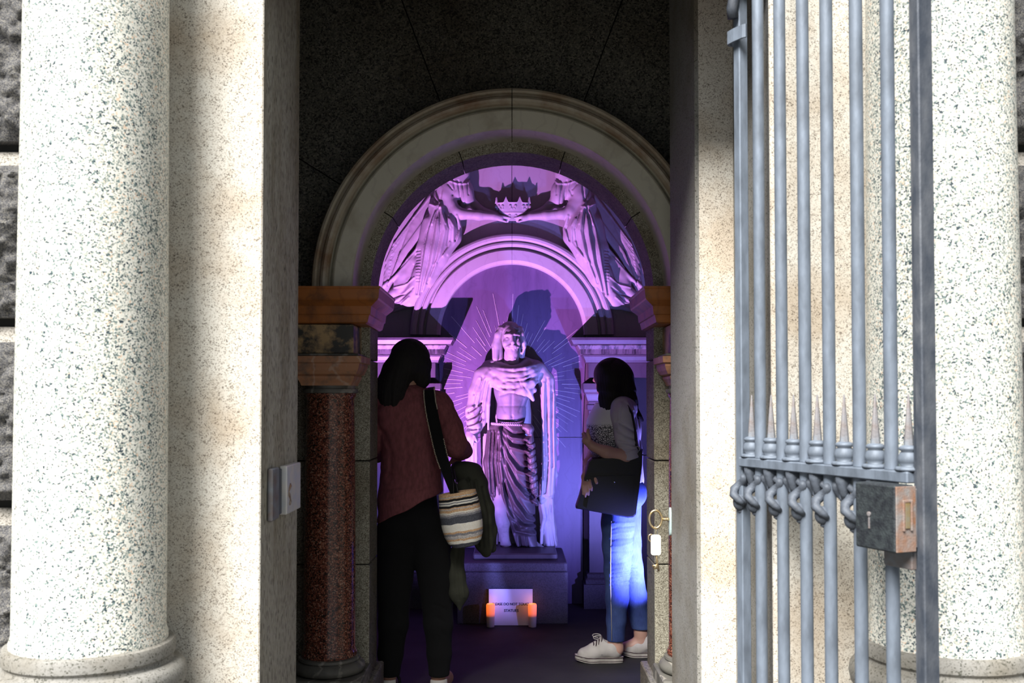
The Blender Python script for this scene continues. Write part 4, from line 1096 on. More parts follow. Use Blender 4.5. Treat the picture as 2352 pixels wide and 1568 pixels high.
def person_maroon():
    t = thing('person', 'person seen from behind in a maroon top and black trousers with long black hair', 'person', (ax(945, YL), YL, 0))
    b = SDF((ax(815, YL), YL-.22, 0), (ax(1100, YL), YL+.40, az(770, YL)), .0052)
    head_sdf(b, LP(944, 832, .02), (.80, .60), 1.02)
    b.chain([LR(938, 862, .0, .056), LR(934, 905, -.005, .058)], .03)
    b.chain([LR(875, 930, 0, .046), LR(934, 920, -.005, .058), LR(1004, 930, 0, .046)], .03)
    b.chain([LR(938, 945, 0, .13), LR(940, 1020, 0, .12), LR(943, 1085, 0, .11), LR(948, 1165, 0, .100)], .03, .7)
    b.chain([LR(1008, 932, 0, .044), LR(1044, 1010, -.01, .038), LR(1052, 1028, .02, .038), LR(1066, 1040, .20, .029)], .02)
    b.chain([LR(868, 928, 0, .048), LR(846, 1020, -.01, .040), LR(862, 1050, .20, .029)], .02)
    for side in (-1, 1):
        cx = 1066 if side > 0 else 864; W = LP(cx, 1044, .21); K = LP(cx-side*10, 1048, .28)
        fs = [[LP(cx-side*(4+7*i), 1048+2*i, .285), LP(cx-side*(10+8*i), 1054+2*i, .315), LP(cx-side*(16+8*i), 1064+2*i, .325), LP(cx-side*(18+8*i), 1073+2*i, .315)] for i in range(4)]
        hand(b, W, K, .030, fs, [LP(cx-side*16, 1046, .24), LP(cx-side*28, 1052, .27), LP(cx-side*32, 1060, .29)])
    for hx, kx, anx in ((918, 908, 896), (978, 1003, 1008)):
        b.chain([LR(hx, 1210, 0, .072), LR(kx, 1380, .0, .055), LR((kx+anx)/2, 1450, -.01, .055), LR(anx, 1545, 0, .034), LR(anx, 1572, 0, .034)], .02)
        b.chain([LR(anx, 1572, .0, .034), (ax(anx, YL)+(.03 if anx > 950 else -.02), YL+.13, .052, .034), (ax(anx, YL)+(.035 if anx > 950 else -.025), YL+.18, .042, .026)], .02)
    b.mesh('body', M['skin'], t)
    # hair
    h = SDF((ax(855, YL), YL-.19, az(950, YL)), (ax(1010, YL), YL+.20, az(768, YL)), .0045)
    h.ell(LP(941, 826, -.005), (.104, .122, .108), .02)
    h.chain([LR(930, 840, -.07, .075), LR(912, 875, -.075, .066), LR(900, 905, -.085, .050), LR(896, 932, -.09, .022)], .03)
    h.chain([LR(905, 850, -.03, .060), LR(888, 890, -.04, .050), LR(884, 925, -.06, .022)], .03)
    h.chain([LR(925, 860, -.10, .045), LR(917, 905, -.105, .036), LR(912, 938, -.11, .010)], .02)
    h.chain([LR(965, 840, -.03, .062), LR(970, 872, -.02, .040), LR(968, 888, -.02, .018)], .02)
    h.ell((LP(944, 835, .02)[0]+.105, YL+.10, LP(944, 838)[2]), (.085, .085, .085), .02, 's')
    fl = []
    rnd = random.Random(5)
    for k in range(34):
        x = 882+k*3.3
        fl.append((LQ([(936+(x-936)*.35, 784+abs(x-936)*.1), (936+(x-936)*1.05, 826), (936+(x-936)*1.05-14+rnd.uniform(-3, 3), 880), (936+(x-936)*.8-26+rnd.uniform(-5, 5), 938)]), .0028, -.0028))
    h.folds(fl).mesh('hair', M['hair'], t)
    # long-sleeved top with a slanting hem
    s = SDF((ax(815, YL), YL-.24, az(1205, YL)), (ax(1100, YL), YL+.30, az(878, YL)), .0052)
    s.chain([LR(905, 922, 0, .064), LR(934, 914, -.01, .062), LR(985, 922, 0, .064)], .03)
    s.chain([LR(936, 948, 0, .150), LR(942, 1010, 0, .142), LR(944, 1075, 0, .145), LR(944, 1140, 0, .160), LR(944, 1210, 0, .168)], .03, .84)
    s.ell(LP(905, 955, -.07), (.075, .05, .08), .03).ell(LP(980, 955, -.07), (.075, .05, .08), .03)
    s.chain([LR(1008, 930, 0, .070), LR(1035, 985, -.01, .062), LR(1046, 1022, -.01, .058), LR(1056, 1034, .10, .050), LR(1064, 1040, .19, .042)], .025)
    s.chain([LR(870, 930, 0, .070), LR(852, 985, -.01, .062), LR(846, 1022, -.01, .058), LR(858, 1046, .15, .046)], .025)
    G = []
    for q, w, a in (([(990, 1120), (960, 1130), (920, 1165)], .010, -.006), ([(1005, 1105), (965, 1118), (900, 1145)], .009, .005), ([(1000, 1090), (950, 1110), (890, 1120)], .010, -.005), ([(885, 990), (905, 1040), (900, 1100)], .012, -.005),
                    ([(1008, 960), (1002, 1020), (1008, 1075)], .012, -.008), ([(925, 1170), (905, 1182)], .008, .005), ([(938, 960), (940, 1090)], .012, -.005), ([(1015, 940), (1022, 975)], .008, -.006),
                    ([(880, 1080), (930, 1095), (985, 1080)], .010, -.004), ([(1030, 1000), (1052, 1012)], .006, -.006), ([(1026, 1018), (1050, 1030)], .006, -.006), ([(980, 1010), (992, 1060), (985, 1110)], .010, .005)):
        G.append((LQ(q), w, a))
    s.folds(G)
    h0, h1 = LQ([(890, 1190)])[0], LQ([(1008, 1131)])[0]
    s.keep(lambda X, Y, Z: (h0[1]+(X-h0[0])*(h1[1]-h0[1])/(h1[0]-h0[0]))-Z+.004*np.sin(X*40)+0*Y)
    s.wobble(lambda X, Y, Z: .0022*np.sin(37*X+9*np.sin(11*Z))*np.sin(19*Z+4*X)+0*Y)
    s.mesh('knit_top', M['maroon_knit'], t)
    # trousers
    p = SDF((ax(840, YL), YL-.20, .06), (ax(1075, YL), YL+.20, az(1105, YL)), .006)
    p.chain([LR(944, 1118, 0, .125), LR(946, 1190, 0, .138)], .03, .75)
    p.ell(LP(915, 1205, -.035), (.08, .08, .085), .03).ell(LP(980, 1205, -.035), (.08, .08, .085), .03)
    p.chain([LR(916, 1215, 0, .108), LR(908, 1330, .0, .088), LR(906, 1430, -.01, .074), LR(899, 1500, 0, .062), LR(897, 1556, 0, .050)], .02)
    p.chain([LR(984, 1215, 0, .108), LR(1003, 1330, .0, .088), LR(1008, 1430, -.01, .072), LR(1010, 1500, 0, .060), LR(1010, 1556, 0, .050)], .02)
    p.keep(lambda X, Y, Z: az(1551, YL)-Z+0*X+0*Y)
    p.folds([(LQ([(900+i*50+j*8, 1380+j*30), (925+i*50, 1392+j*30)]), .008, -.005) for i in (0, 2) for j in range(3)])
    p.mesh('trousers', M['black_cloth'], t)
    for anx, sd in ((896, -1), (1008, 1)):
        X = ax(anx, YL); dx = sd*.006
        sh = MB()
        out = []
        for k in range(28):
            a = 2*math.pi*k/28
            out.append((X+(.043+.006*math.sin(a))*math.cos(a)+dx*(1+math.sin(a))*2, YL+.065+.135*math.sin(a)))
        sh.prism(out, .001, .028, 'xy')
        o = obj('sandal', sh, M['canvas'], t)
        st = MB().tube([(X+.040*math.cos(2*math.pi*k/20), YL+.042*math.sin(2*math.pi*k/20), az(1566, YL)+.006*math.sin(2*math.pi*k/20)) for k in range(20)], .006, 8, closed=True)
        obj('ankle_strap', st, M['sole_black'], o, True)
        obj('toe_strap', MB().tube([(X+dx+.046*math.cos(math.pi*k/10), YL+.12, .028+.055*math.sin(math.pi*k/10)) for k in range(11)], .008, 8), M['sole_black'], o, True)
        hc = MB().lathe([(.036, .026), (.044, .03), (.047, .06), (.045, .085), (.041, .085), (.038, .03)], (X, YL-.005, 0), 20, math.pi*1.05 if sd < 0 else math.pi*1.2, math.pi*1.8 if sd < 0 else math.pi*1.95)
        obj('heel_cup', hc, M['canvas'], o, True)
    return t
person_maroon()

# ------------------------------------------------ crochet bag hanging at the hip
def crochet_bag():
    th = math.radians(-9.0)
    c = Vector(LP(1074, 1243, -.185))
    root = tag(empty('crochet_bag', c), 'striped cream, tan and black crochet shoulder bag at the hip of the maroon top', 'bag')
    prof = []
    H = .268
    base = [(0, 0), (.035, .0), (.062, .006), (.080, .028), (.093, .062), (.099, .105), (.100, .16), (.097, .21), (.092, .25), (.090, .268)]
    def rad(z):
        for (r0, z0), (r1, z1) in zip(base[1:-1], base[2:]):
            if z0 <= z <= z1: return r0+(r1-r0)*(z-z0)/max(z1-z0, 1e-6)
        return base[-1][0]
    prof = [(0.0, 0.0), (.035, .0)]
    rows = 44
    for i in range(1, rows*3+1):
        z = H*i/(rows*3); prof.append((rad(z)+.0013*math.sin(2*math.pi*i/3), z))
    prof += [(.083, H-.002), (.080, H-.05), (0, H-.06)]
    me = MB().lathe(prof, (0, 0, 0), 90, sy=.72)
    # stitches: slight angular ripple
    me.v = [(x*(1+.012*math.sin(45*math.atan2(y, x))), y*(1+.012*math.sin(45*math.atan2(y, x))), z) for x, y, z in me.v]
    o = link('pouch', mesh_from('pouch', me.v, me.f, True), M['striped_crochet'], root)
    o.rotation_euler = (0, th, 0)
    # wide black strap with beaded borders
    path = [(986, 889, .02, 11), (988, 896, -.075, 12), (993, 925, -.125, 12.5), (1000, 960, -.146, 13), (1009, 1000, -.150, 13), (1020, 1045, -.155, 12.5), (1034, 1085, -.165, 11), (1046, 1118, -.18, 9), (1052, 1136, -.19, 8)]
    sb = MB(); L = []; Rr = []
    fine = []
    for i in range(len(path)-1):
        for k in range(6):
            u = k/6; fine.append(tuple(path[i][j]*(1-u)+path[i+1][j]*u for j in range(4)))
    fine.append(path[-1])
    for px, py, dy, w in fine:
        L.append(Vector(LP(px-w, py+w*.15, dy))); Rr.append(Vector(LP(px+w, py-w*.15, dy+.006)))
    n = len(fine)
    for i in range(n): sb.v += [L[i], Rr[i], Rr[i]+Vector((0, .006, 0)), L[i]+Vector((0, .006, 0))]
    for i in range(n-1):
        for k in range(4): sb.f.append((i*4+k, i*4+(k+1) % 4, i*4+4+(k+1) % 4, i*4+4+k))
    sb.f.append((0, 1, 2, 3)); sb.f.append((4*n-4, 4*n-3, 4*n-2, 4*n-1))
    s_ = obj('shoulder_strap', sb, M['black_cloth'], root)
    bd = MB()
    def beads(line, a, b):
        P = line[int(a*n):int(b*n)]
        for p, q in zip(P[:-1], P[1:]):
            m = max(1, int((q-p).length/.0058))
            for k in range(m):
                u = k/m; bd.ball(p*(1-u)+q*u+Vector((random.uniform(-.001, .001), -.003, 0)), .0036, 6, 4)
    beads(L, .06, .72); beads(Rr, .06, .34); beads(Rr, .52, .66)
    w = obj('bead_trim', bd, M['bead'], s_, True); tag(w, 'pale beads along the strap edges', kind='stuff')
    # cords from strap to the pouch rim
    cd = MB()
    for dx in (-.05, .0, .05):
        cd.tube([LP(1050, 1120, -.17), tuple(Vector(LP(1056, 1130, -.185))+Vector((dx, -.01, -.012-.0)))], .003, 6)
    obj('cord', MB().tube([LP(1040, 1070, -.15), LP(1047, 1105, -.19), LP(1049, 1134, -.235)], .0035, 6).tube([LP(1046, 1072, -.15), LP(1054, 1106, -.19), LP(1060, 1132, -.24)], .0035, 6), M['black_leather'], root, True)
crochet_bag()

# ------------------------------------------------ dark jacket carried over the forearm
def jacket():
    t = thing('jacket', 'dark olive jacket draped over the forearm beside the crochet bag', 'jacket', LP(1090, 1150, .05))
    s = SDF((ax(1025, YL), YL-.17, az(1402, YL)), (ax(1150, YL), YL+.28, az(1050, YL)), .005)
    s.chain([LR(1052, 1082, .10, .046), LR(1085, 1088, .10, .046), LR(1102, 1112, .09, .040)], .02, 1.6)
    s.chain([LR(1070, 1090, .06, .060), LR(1092, 1140, .04, .058), LR(1104, 1200, .02, .056), LR(1112, 1245, .01, .045), LR(1117, 1268, .0, .026)], .03, .7)
    s.chain([LR(1098, 1110, .08, .035), LR(1118, 1170, .06, .035), LR(1128, 1220, .05, .028), LR(1130, 1262, .04, .022)], .02)
    s.chain([LR(1068, 1120, .0, .045), LR(1062, 1200, -.05, .042), LR(1052, 1270, -.05, .030), LR(1052, 1320, -.05, .038), LR(1056, 1358, -.05, .046), LR(1058, 1394, -.05, .008)], .025, .6)
    s.cap(LP(1066, 1050, .12), LP(1066, 1046, .20), .046, .046, .004, 1.0, 's')
    G = []
    for q, w, a in (([(1075, 1100), (1090, 1160), (1100, 1250)], .008, -.014), ([(1092, 1105), (1106, 1170), (1110, 1255)], .007, -.012), ([(1108, 1120), (1122, 1180), (1126, 1255)], .006, -.012), ([(1060, 1210), (1050, 1290), (1056, 1370)], .006, -.010),
                    ([(1064, 1260), (1064, 1330), (1068, 1365)], .006, .010), ([(1084, 1110), (1098, 1180), (1105, 1250)], .008, .010), ([(1044, 1290), (1046, 1345)], .006, -.010)):
        G.append((LQ(q), w, a))
    s.folds(G)
    s.mesh('folded_cloth', M['olive_cloth'], t)
jacket()

# ------------------------------------------------ visitor in profile, jeans
YRW = 5.70
def RP(px, py, dy=0.0): return (ax(px, YRW), YRW+dy, az(py, YRW))
def RR(px, py, dy, r): return (*RP(px, py, dy), r)
def RQ(pts): return [(ax(p[0], YRW), az(p[1], YRW)) for p in pts]

def sneaker(parent, toe_px, heel_px, Yf):
    x0, x1 = ax(toe_px, Yf), ax(heel_px, Yf)
    Lx = x1-x0
    s = SDF((x0-.01, Yf-.07, .018), (x1+.012, Yf+.07, .16), .0035)
    s.chain([(x0+.050, Yf, .040, .040), (x0+.10, Yf, .052, .044), (x0+.155, Yf, .072, .044), (x0+Lx-.062, Yf, .072, .042), (x0+Lx-.044, Yf, .058, .042)], .02)
    s.cap((x0+.155, Yf, .100), (x0+Lx-.045, Yf, .088), .037, .036, .015)
    s.cap((x0+.095, Yf, .085), (x0+.150, Yf, .122), .020, .018, .012)
    s.cap((x0+.190, Yf, .130), (x0+Lx-.030, Yf, .126), .036, .034, .008, op='s')
    s.keep(lambda X, Y, Z: .022-Z+0*X+0*Y)
    up = s.mesh('sneaker', M['canvas'], parent)
    def outline(g):
        pts = []
        for k in range(40):
            a = 2*math.pi*k/40; u = .5-.5*math.cos(a)
            hw = (.040 if u < .5 else .036)*(1-.10*math.exp(-((u-.55)/.2)**2))
            pts.append((x0-g+(Lx+2*g)*u, Yf+(hw+g)*np.sign(math.sin(a))*abs(math.sin(a))**.62))
        return pts
    sole = MB()
    O = outline(.004)
    zt = [.030+.012*max(0, 1-(p[0]-x0)/.07) for p in O]; zb = [.001+.016*max(0, 1-(p[0]-x0)/.075)**1.5 for p in O]
    n = len(O)
    sole.v = [(p[0], p[1], b_) for p, b_ in zip(O, zb)]+[(p[0], p[1], q) for p, q in zip(O, zt)]
    sole.f = [(i, (i+1) % n, n+(i+1) % n, n+i) for i in range(n)]+[list(range(n))[::-1], [n+i for i in range(n)]]
    obj('sole', sole, M['rubber'], up, 'auto')
    st = MB(); O2 = outline(.0052)
    for zz, th in ((.0285, .0022), (.009, .0016)):
        pts = [(p[0], p[1], zz+(.012 if zz > .02 else .013)*max(0, 1-(p[0]-x0)/.07)) for p in O2]
        st.tube(pts, th, 6, closed=True)
    obj('piping', st, M['stripe_dark'], up, True)
    lc = MB()
    for k in range(5):
        u = k/4; xx = x0+.082+.062*u; zz = .086+.048*u
        lc.tube([(xx, Yf-.030, zz-.020), (xx+.004, Yf-.018, zz+.008), (xx+.002, Yf, zz+.014), (xx+.004, Yf+.018, zz+.008), (xx, Yf+.030, zz-.020)], .0035, 6)
    obj('laces', lc, M['stripe_dark'], up, True)
    bow = MB()
    for q in (-1, 1):
        bow.tube([(x0+.146+.024*(1-math.cos(a))*-1, Yf+q*(.006+.022*math.sin(a/2)), .142+.010*math.sin(a)) for a in [2*math.pi*i/14 for i in range(15)]], .0028, 6)
    obj('bow', bow, M['canvas'], up, True)
    ey = MB()
    for dx in (.115, .145): ey.lathe([(.0016, 0), (.0045, 0), (.0045, .002), (.0016, .002)], n=12, M=Matrix.Translation((x0+dx, Yf-.043, .052)) @ Matrix.Rotation(math.pi/2, 4, 'X'))
    obj('eyelets', ey, M['steel'], up, True)['kind'] = 'stuff'
    return up

def person_jeans():
    t = thing('person', 'person in profile in a lilac shirt, blue jeans and pale canvas sneakers', 'person', (ax(1420, YRW), YRW, 0))
    Yn, Yr = 5.655, 5.775           # near and rear foot
    b = SDF((ax(1318, YRW), YRW-.32, 0), (ax(1515, YRW), YRW+.26, az(815, YRW)), .0048)
    head_sdf(b, RP(1404, 864, .02), (-.88, .47), .96)
    b.chain([RR(1412, 890, .01, .052), RR(1424, 930, .01, .058)], .02)
    b.chain([RR(1420, 945, 0, .095), RR(1415, 1010, 0, .095), RR(1422, 1070, 0, .090), RR(1430, 1120, 0, .11)], .03, 1.35)
    # near arm: upper arm down, forearm raised across the bag
    b.chain([RR(1426, 945, -.15, .046), RR(1436, 1038, -.20, .040), RR(1428, 1044, -.215, .038), RR(1385, 1034, -.225, .034), RR(1352, 1020, -.215, .024)], .02)
    hand(b, RP(1352, 1019, -.215), RP(1341, 1008, -.20), .026,
         [[RP(1338+i*1.5, 1000+i*5, -.195), RP(1334+i*1.2, 994+i*6.5, -.172), RP(1336+i, 992+i*7, -.148), RP(1340+i, 994+i*7, -.135)] for i in range(4)],
         [RP(1346, 1002, -.225), RP(1343, 993, -.220), RP(1344, 985, -.205)])
    # far arm wrapping round the front of the bag
    b.chain([RR(1424, 945, .15, .046), RR(1392, 1030, .17, .040), RR(1368, 1040, .10, .036), RR(1350, 1062, -.04, .028), RR(1345, 1076, -.12, .024)], .02)
    fg = []
    for i, (x, y) in enumerate(((1350, 1116), (1343, 1126), (1336, 1130), (1331, 1124))):
        kx, ky = 1347-i*4.6, 1090+i*1.0
        fg.append([RP(kx, ky, -.22), RP(kx-2+(x-kx)*.35, ky+(y-ky)*.4, -.268), RP(kx+(x-kx)*.7, ky+(y-ky)*.75, -.272), RP(x, y, -.264)])
    hand(b, RP(1346, 1074, -.14), RP(1340, 1089, -.205), .029, fg, [RP(1352, 1080, -.19), RP(1358, 1090, -.245), RP(1361, 1100, -.262)])
    for (kx, anx, Yf, sgn) in ((1412, 1410, Yn, -1), (1448, 1474, Yr, 1)):
        dy = Yf-YRW
        b.chain([RR(1428, 1140, dy, .070), RR(kx, 1305, dy, .048), RR((kx+anx)/2, 1380, dy, .044), RR(anx, 1462, dy, .036), RR(anx, 1486, dy, .040)], .02)
        b.chain([(ax(anx, Yf)+.012, Yf, .075, .036), (ax(anx, Yf)-.05, Yf, .062, .034), (ax(anx, Yf)-.13, Yf, .044, .030)], .02)
    b.mesh('body', M['skin_pale'], t)
    # hair
    h = SDF((ax(1350, YRW), YRW-.16, az(1010, YRW)), (ax(1495, YRW), YRW+.17, az(812, YRW)), .0048)
    h.ell(RP(1407, 861.5, .015), (.108, .114, .103), .02)
    h.chain([RR(1425, 870, .0, .078), RR(1432, 905, -.02, .068), RR(1440, 930, -.03, .052), RR(1456, 952, -.03, .032), RR(1470, 966, -.03, .014)], .03)
    h.chain([RR(1402, 870, -.06, .058), RR(1400, 905, -.075, .052), RR(1394, 945, -.09, .034), RR(1396, 985, -.10, .022), RR(1397, 1004, -.10, .006)], .03)
    h.chain([RR(1388, 850, -.04, .050), RR(1384, 890, -.055, .035), RR(1384, 935, -.08, .022), RR(1386, 955, -.09, .008)], .02)
    h.ell((RP(1402, 862)[0]-.098, YRW+.085, az(874, YRW)), (.062, .066, .088), .02, 's')
    h.folds([(RQ([(1405+k*1.6, 824+abs(k-6)*1.2), (1372+k*5.2, 862), (1374+k*5.6, 905), (1382+k*6.2, 960)]), .003, -.003) for k in range(15)])
    h.wobble(lambda X, Y, Z: .004*np.sin(70*Z+30*X)*(Z < az(900, YRW))+0*Y)
    h.mesh('hair', M['hair_brown'], t)
    # printed tee under the open shirt
    s = SDF((ax(1335, YRW), YRW-.22, az(1062, YRW)), (ax(1450, YRW), YRW+.22, az(925, YRW)), .005)
    s.chain([RR(1402, 945, 0, .100), RR(1393, 975, 0, .108), RR(1394, 1010, 0, .104), RR(1402, 1060, 0, .098)], .03, 1.3)
    s.mesh('printed_tee', M['printed_tee'], t)
    # shirt
    s = SDF((ax(1368, YRW), YRW-.30, az(1112, YRW)), (ax(1500, YRW), YRW+.28, az(905, YRW)), .005)
    s.chain([RR(1428, 938, 0, .092), RR(1428, 985, 0, .104), RR(1432, 1040, 0, .100), RR(1436, 1100, 0, .105)], .03, 1.5)
    s.chain([RR(1422, 936, -.12, .062), RR(1424, 952, -.155, .064), RR(1430, 1000, -.185, .062), RR(1437, 1036, -.20, .057)], .025)
    s.chain([RR(1422, 936, .12, .062), RR(1410, 990, .16, .06), RR(1396, 1026, .17, .052)], .025)
    G = []
    for q, w, a in (([(1408, 965), (1425, 975), (1448, 990)], .008, -.009), ([(1408, 985), (1428, 998), (1450, 1005)], .008, -.009), ([(1412, 1010), (1432, 1014), (1452, 1020)], .007, -.009), ([(1416, 1024), (1440, 1026), (1456, 1030)], .006, -.009),
                    ([(1418, 925), (1412, 950), (1410, 980)], .008, .008), ([(1440, 930), (1452, 970), (1458, 1020)], .008, -.008), ([(1432, 922), (1446, 940)], .007, .006), ([(1460, 950), (1466, 1010), (1464, 1080)], .008, -.008)):
        G.append((RQ(q), w, a))
    s.folds(G)
    s.keep(lambda X, Y, Z: np.where((Y < YRW-.10) & (Z < az(1000, YRW)) & (X < ax(1456, YRW)), az(1036, YRW)-Z, -1.0)+0*X)
    s.keep(lambda X, Y, Z: np.where((X < ax(1402, YRW)) & (np.abs(Y-YRW) < .105), .01, -1.0)+0*Z)
    s.mesh('shirt', M['lilac_shirt'], t)
    cu = SDF((ax(1405, YRW), YRW-.30, az(1066, YRW)), (ax(1470, YRW), YRW-.10, az(1018, YRW)), .004)
    cu.cap(RP(1434, 1032, -.196), RP(1438, 1047, -.205), .0610, .0600, .005)
    cu.keep(lambda X, Y, Z: np.abs(Z-az(1040, YRW)-(X-ax(1436, YRW))*.32)-.026+0*Y)
    cu.cap(RP(1430, 1050, -.21), RP(1440, 1062, -.215), .045, .05, .004, op='s')
    cu.mesh('rolled_cuff', M['lilac_shirt'], t)
    # jeans
    j = SDF((ax(1365, YRW), YRW-.24, .08), (ax(1515, YRW), YRW+.24, az(1075, YRW)), .005)
    j.chain([RR(1428, 1085, 0, .098), RR(1430, 1125, 0, .108)], .03, 1.35)
    j.ell(RP(1446, 1130, -.07), (.088, .085, .09), .03).ell(RP(1446, 1130, .07), (.088, .085, .09), .03)
    dn, dr = Yn-YRW, Yr-YRW
    j.chain([RR(1424, 1150, dn*.9, .108), RR(1418, 1200, dn, .096), RR(1416, 1250, dn, .086), RR(1415, 1305, dn, .074), RR(1414, 1370, dn, .064), RR(1412, 1420, dn, .054), RR(1411, 1470, dn, .050)], .02)
    j.chain([RR(1434, 1150, dr*.9, .105), RR(1440, 1250, dr, .086), RR(1449, 1310, dr, .074), RR(1463, 1380, dr, .064), RR(1475, 1456, dr, .052)], .02)
    G = []
    rnd = random.Random(9)
    for k in range(12):
        y = 1195+k*13; G.append((RQ([(1385+rnd.uniform(0, 15), y), (1415, y+rnd.uniform(-6, 8)), (1450, y-rnd.uniform(0, 12))]), .005, -.0035 if k % 2 else .003))
    for k in range(6):
        y = 1296+k*9; G.append((RQ([(1398, y+3), (1425, y-2), (1462, y+rnd.uniform(-3, 3))]), .004, -.005))
    j.folds(G)
    zc1, zc2 = az(1467, YRW), az(1452, YRW)
    j.keep(lambda X, Y, Z: np.where(X+(Y-YRW)*-.2 < ax(1444, YRW), az(1466, YRW), az(1450, YRW))-Z+0*Y)
    jo = j.mesh('jeans', M['jeans'], t)
    # side seams
    sm = MB()
    pts = [(1398, 1190), (1397, 1260), (1397, 1330), (1399, 1400), (1400, 1462)]
    def surf(px, py, Yc, rad, cx): 
        x = ax(px, YRW); dx = x-ax(cx, YRW); return (x, Yc-math.sqrt(max(rad*rad-dx*dx, 1e-6))-.004, az(py, YRW))
    rads = {1190: (.098, 1418), 1260: (.086, 1416), 1330: (.071, 1415), 1400: (.058, 1413), 1462: (.0505, 1411)}
    sm.tube([surf(px, py, Yn, rads[py][0], rads[py][1]) for px, py in pts], .0022, 6)
    obj('seam', sm, M['stitch'], jo, True)
    sneaker(t, 1321, 1428, Yn)
    sneaker(t, 1424, 1531, Yr)
    return t
person_jeans()

# ------------------------------------------------ black tote bag under the arm
def tote():
    t = thing('tote_bag', 'large black leather tote bag held under the arm of the lilac shirt', 'bag', RP(1395, 1175, -.2))
    f0, f1 = YRW-.245, YRW-.155
    poly = [(1322, 1160), (1330, 1136), (1350, 1058), (1358, 1050), (1400, 1047), (1440, 1052), (1474, 1030), (1473, 1066), (1466, 1120), (1458, 1180), (1452, 1186), (1440, 1187), (1322, 1166)]
    n = len(poly)
    ins = [(1390+(x-1390)*.965, 1115+(y-1115)*.95) for x, y in poly]
    mb = MB()
    rings = [(ins, f0-.004), (poly, f0+.014), (poly, f1-.014), (ins, f1)]
    for pl, yy in rings: mb.v += [(ax(x, YRW-.2), yy, az(y, YRW-.2)) for x, y in pl]
    for r in range(3):
        for i in range(n): mb.f.append((r*n+i, r*n+(i+1) % n, (r+1)*n+(i+1) % n, (r+1)*n+i))
    mb.f.append(list(range(n))[::-1]); mb.f.append([3*n+i for i in range(n)])
    obj('bag_body', mb, M['black_leather'], t)
    P = lambda x, y, d: (ax(x, YRW-.2), YRW+d, az(y, YRW-.2))
    fp = [(1358, 1092), (1455, 1090), (1450, 1178), (1345, 1164)]
    obj('front_pocket', MB().prism([(ax(x, YRW-.2), az(y, YRW-.2)) for x, y in fp], f0-.010, f0), M['black_leather'], t)
    for (x, y) in ((1410, 1106), (1349, 1103)):
        obj('snap', MB().lathe([(0, -.004), (.004, -.0035), (.0065, 0), (.0065, .006)], n=14, M=Matrix.Translation((ax(x, YRW-.25), f0-.012, az(y, YRW-.25))) @ Matrix.Rotation(-math.pi/2, 4, 'X')), M['steel'], t, True)
    obj('handle', MB().tube([P(1466, 1040, -.22), P(1458, 1020, -.235), P(1456, 985, -.25), P(1450, 950, -.235), P(1440, 928, -.18), P(1428, 916, -.11), P(1436, 930, .0), P(1462, 985, .02), P(1470, 1030, -.1), P(1472, 1042, -.17)], .008, 8, flat=.5), M['black_leather'], t, True)
    obj('buckle', MB().tube([P(1462+5*math.cos(a), 1030+6*math.sin(a), -.238) for a in [2*math.pi*k/14 for k in range(14)]], .003, 6, closed=True), M['steel'], t, True)
    obj('zip_pull', MB().tube([P(1470, 1042, -.23), P(1478, 1045, -.235), P(1486, 1043.5, -.235)], .003, 6), M['black_leather'], t, True)
tote()

# ================================================================== SMALL THINGS AND IRONWORK
# ---- paper sign leaning on the pedestal
def paper_sign():
    Yp = YP-.018
    x0, x1, z0, z1 = ax(1123, Yp), ax(1223, Yp), .002, az(1353, Yp)
    tl = .014
    t = tag(empty('paper_sign', ((x0+x1)/2, Yp, 0)), 'white paper sign reading PLEASE DO NOT TOUCH STATUES between two candles', 'sign')
    mb = MB()
    mb.v = [(x0, Yp-tl, z0), (x1, Yp-tl, z0), (x1, Yp+tl*.6, z1), (x0, Yp+tl*.6, z1), (x0, Yp-tl+.0025, z0), (x1, Yp-tl+.0025, z0), (x1, Yp+tl*.6+.0025, z1), (x0, Yp+tl*.6+.0025, z1)]
    mb.f = [(0, 1, 2, 3), (7, 6, 5, 4), (0, 4, 5, 1), (1, 5, 6, 2), (2, 6, 7, 3), (3, 7, 4, 0)]
    obj('sheet', mb, M['paper'], t)
    tilt = math.atan2(tl*1.6, z1-z0)
    for body, py, wpx in (('PLEASE DO NOT TOUCH', 1387, 88), ('STATUES', 1401.5, 33)):
        cu = bpy.data.curves.new('lettering', 'FONT'); cu.body = body; cu.align_x = 'CENTER'; cu.align_y = 'CENTER'; cu.size = .1; cu.extrude = .0008; cu.offset = .0018
        tmp = bpy.data.objects.new('tmp', cu); COL.objects.link(tmp)
        bpy.context.view_layer.update()
        w = tmp.dimensions.x; sc = wpx*Yp/F/w
        me = bpy.data.meshes.new_from_object(tmp.evaluated_get(bpy.context.evaluated_depsgraph_get()))
        bpy.data.objects.remove(tmp)
        me.transform(Matrix.Scale(sc, 4))
        o = link('lettering', me, M['ink'], t)
        o.parent = t; z = az(py, Yp); u = (z-z0)/(z1-z0)
        o.location = Vector((ax(1174.5, Yp), Yp-tl+1.6*tl*u-.0016, z))-Vector(t.location)
        o.rotation_euler = (math.pi/2-tilt, 0, 0)
paper_sign()

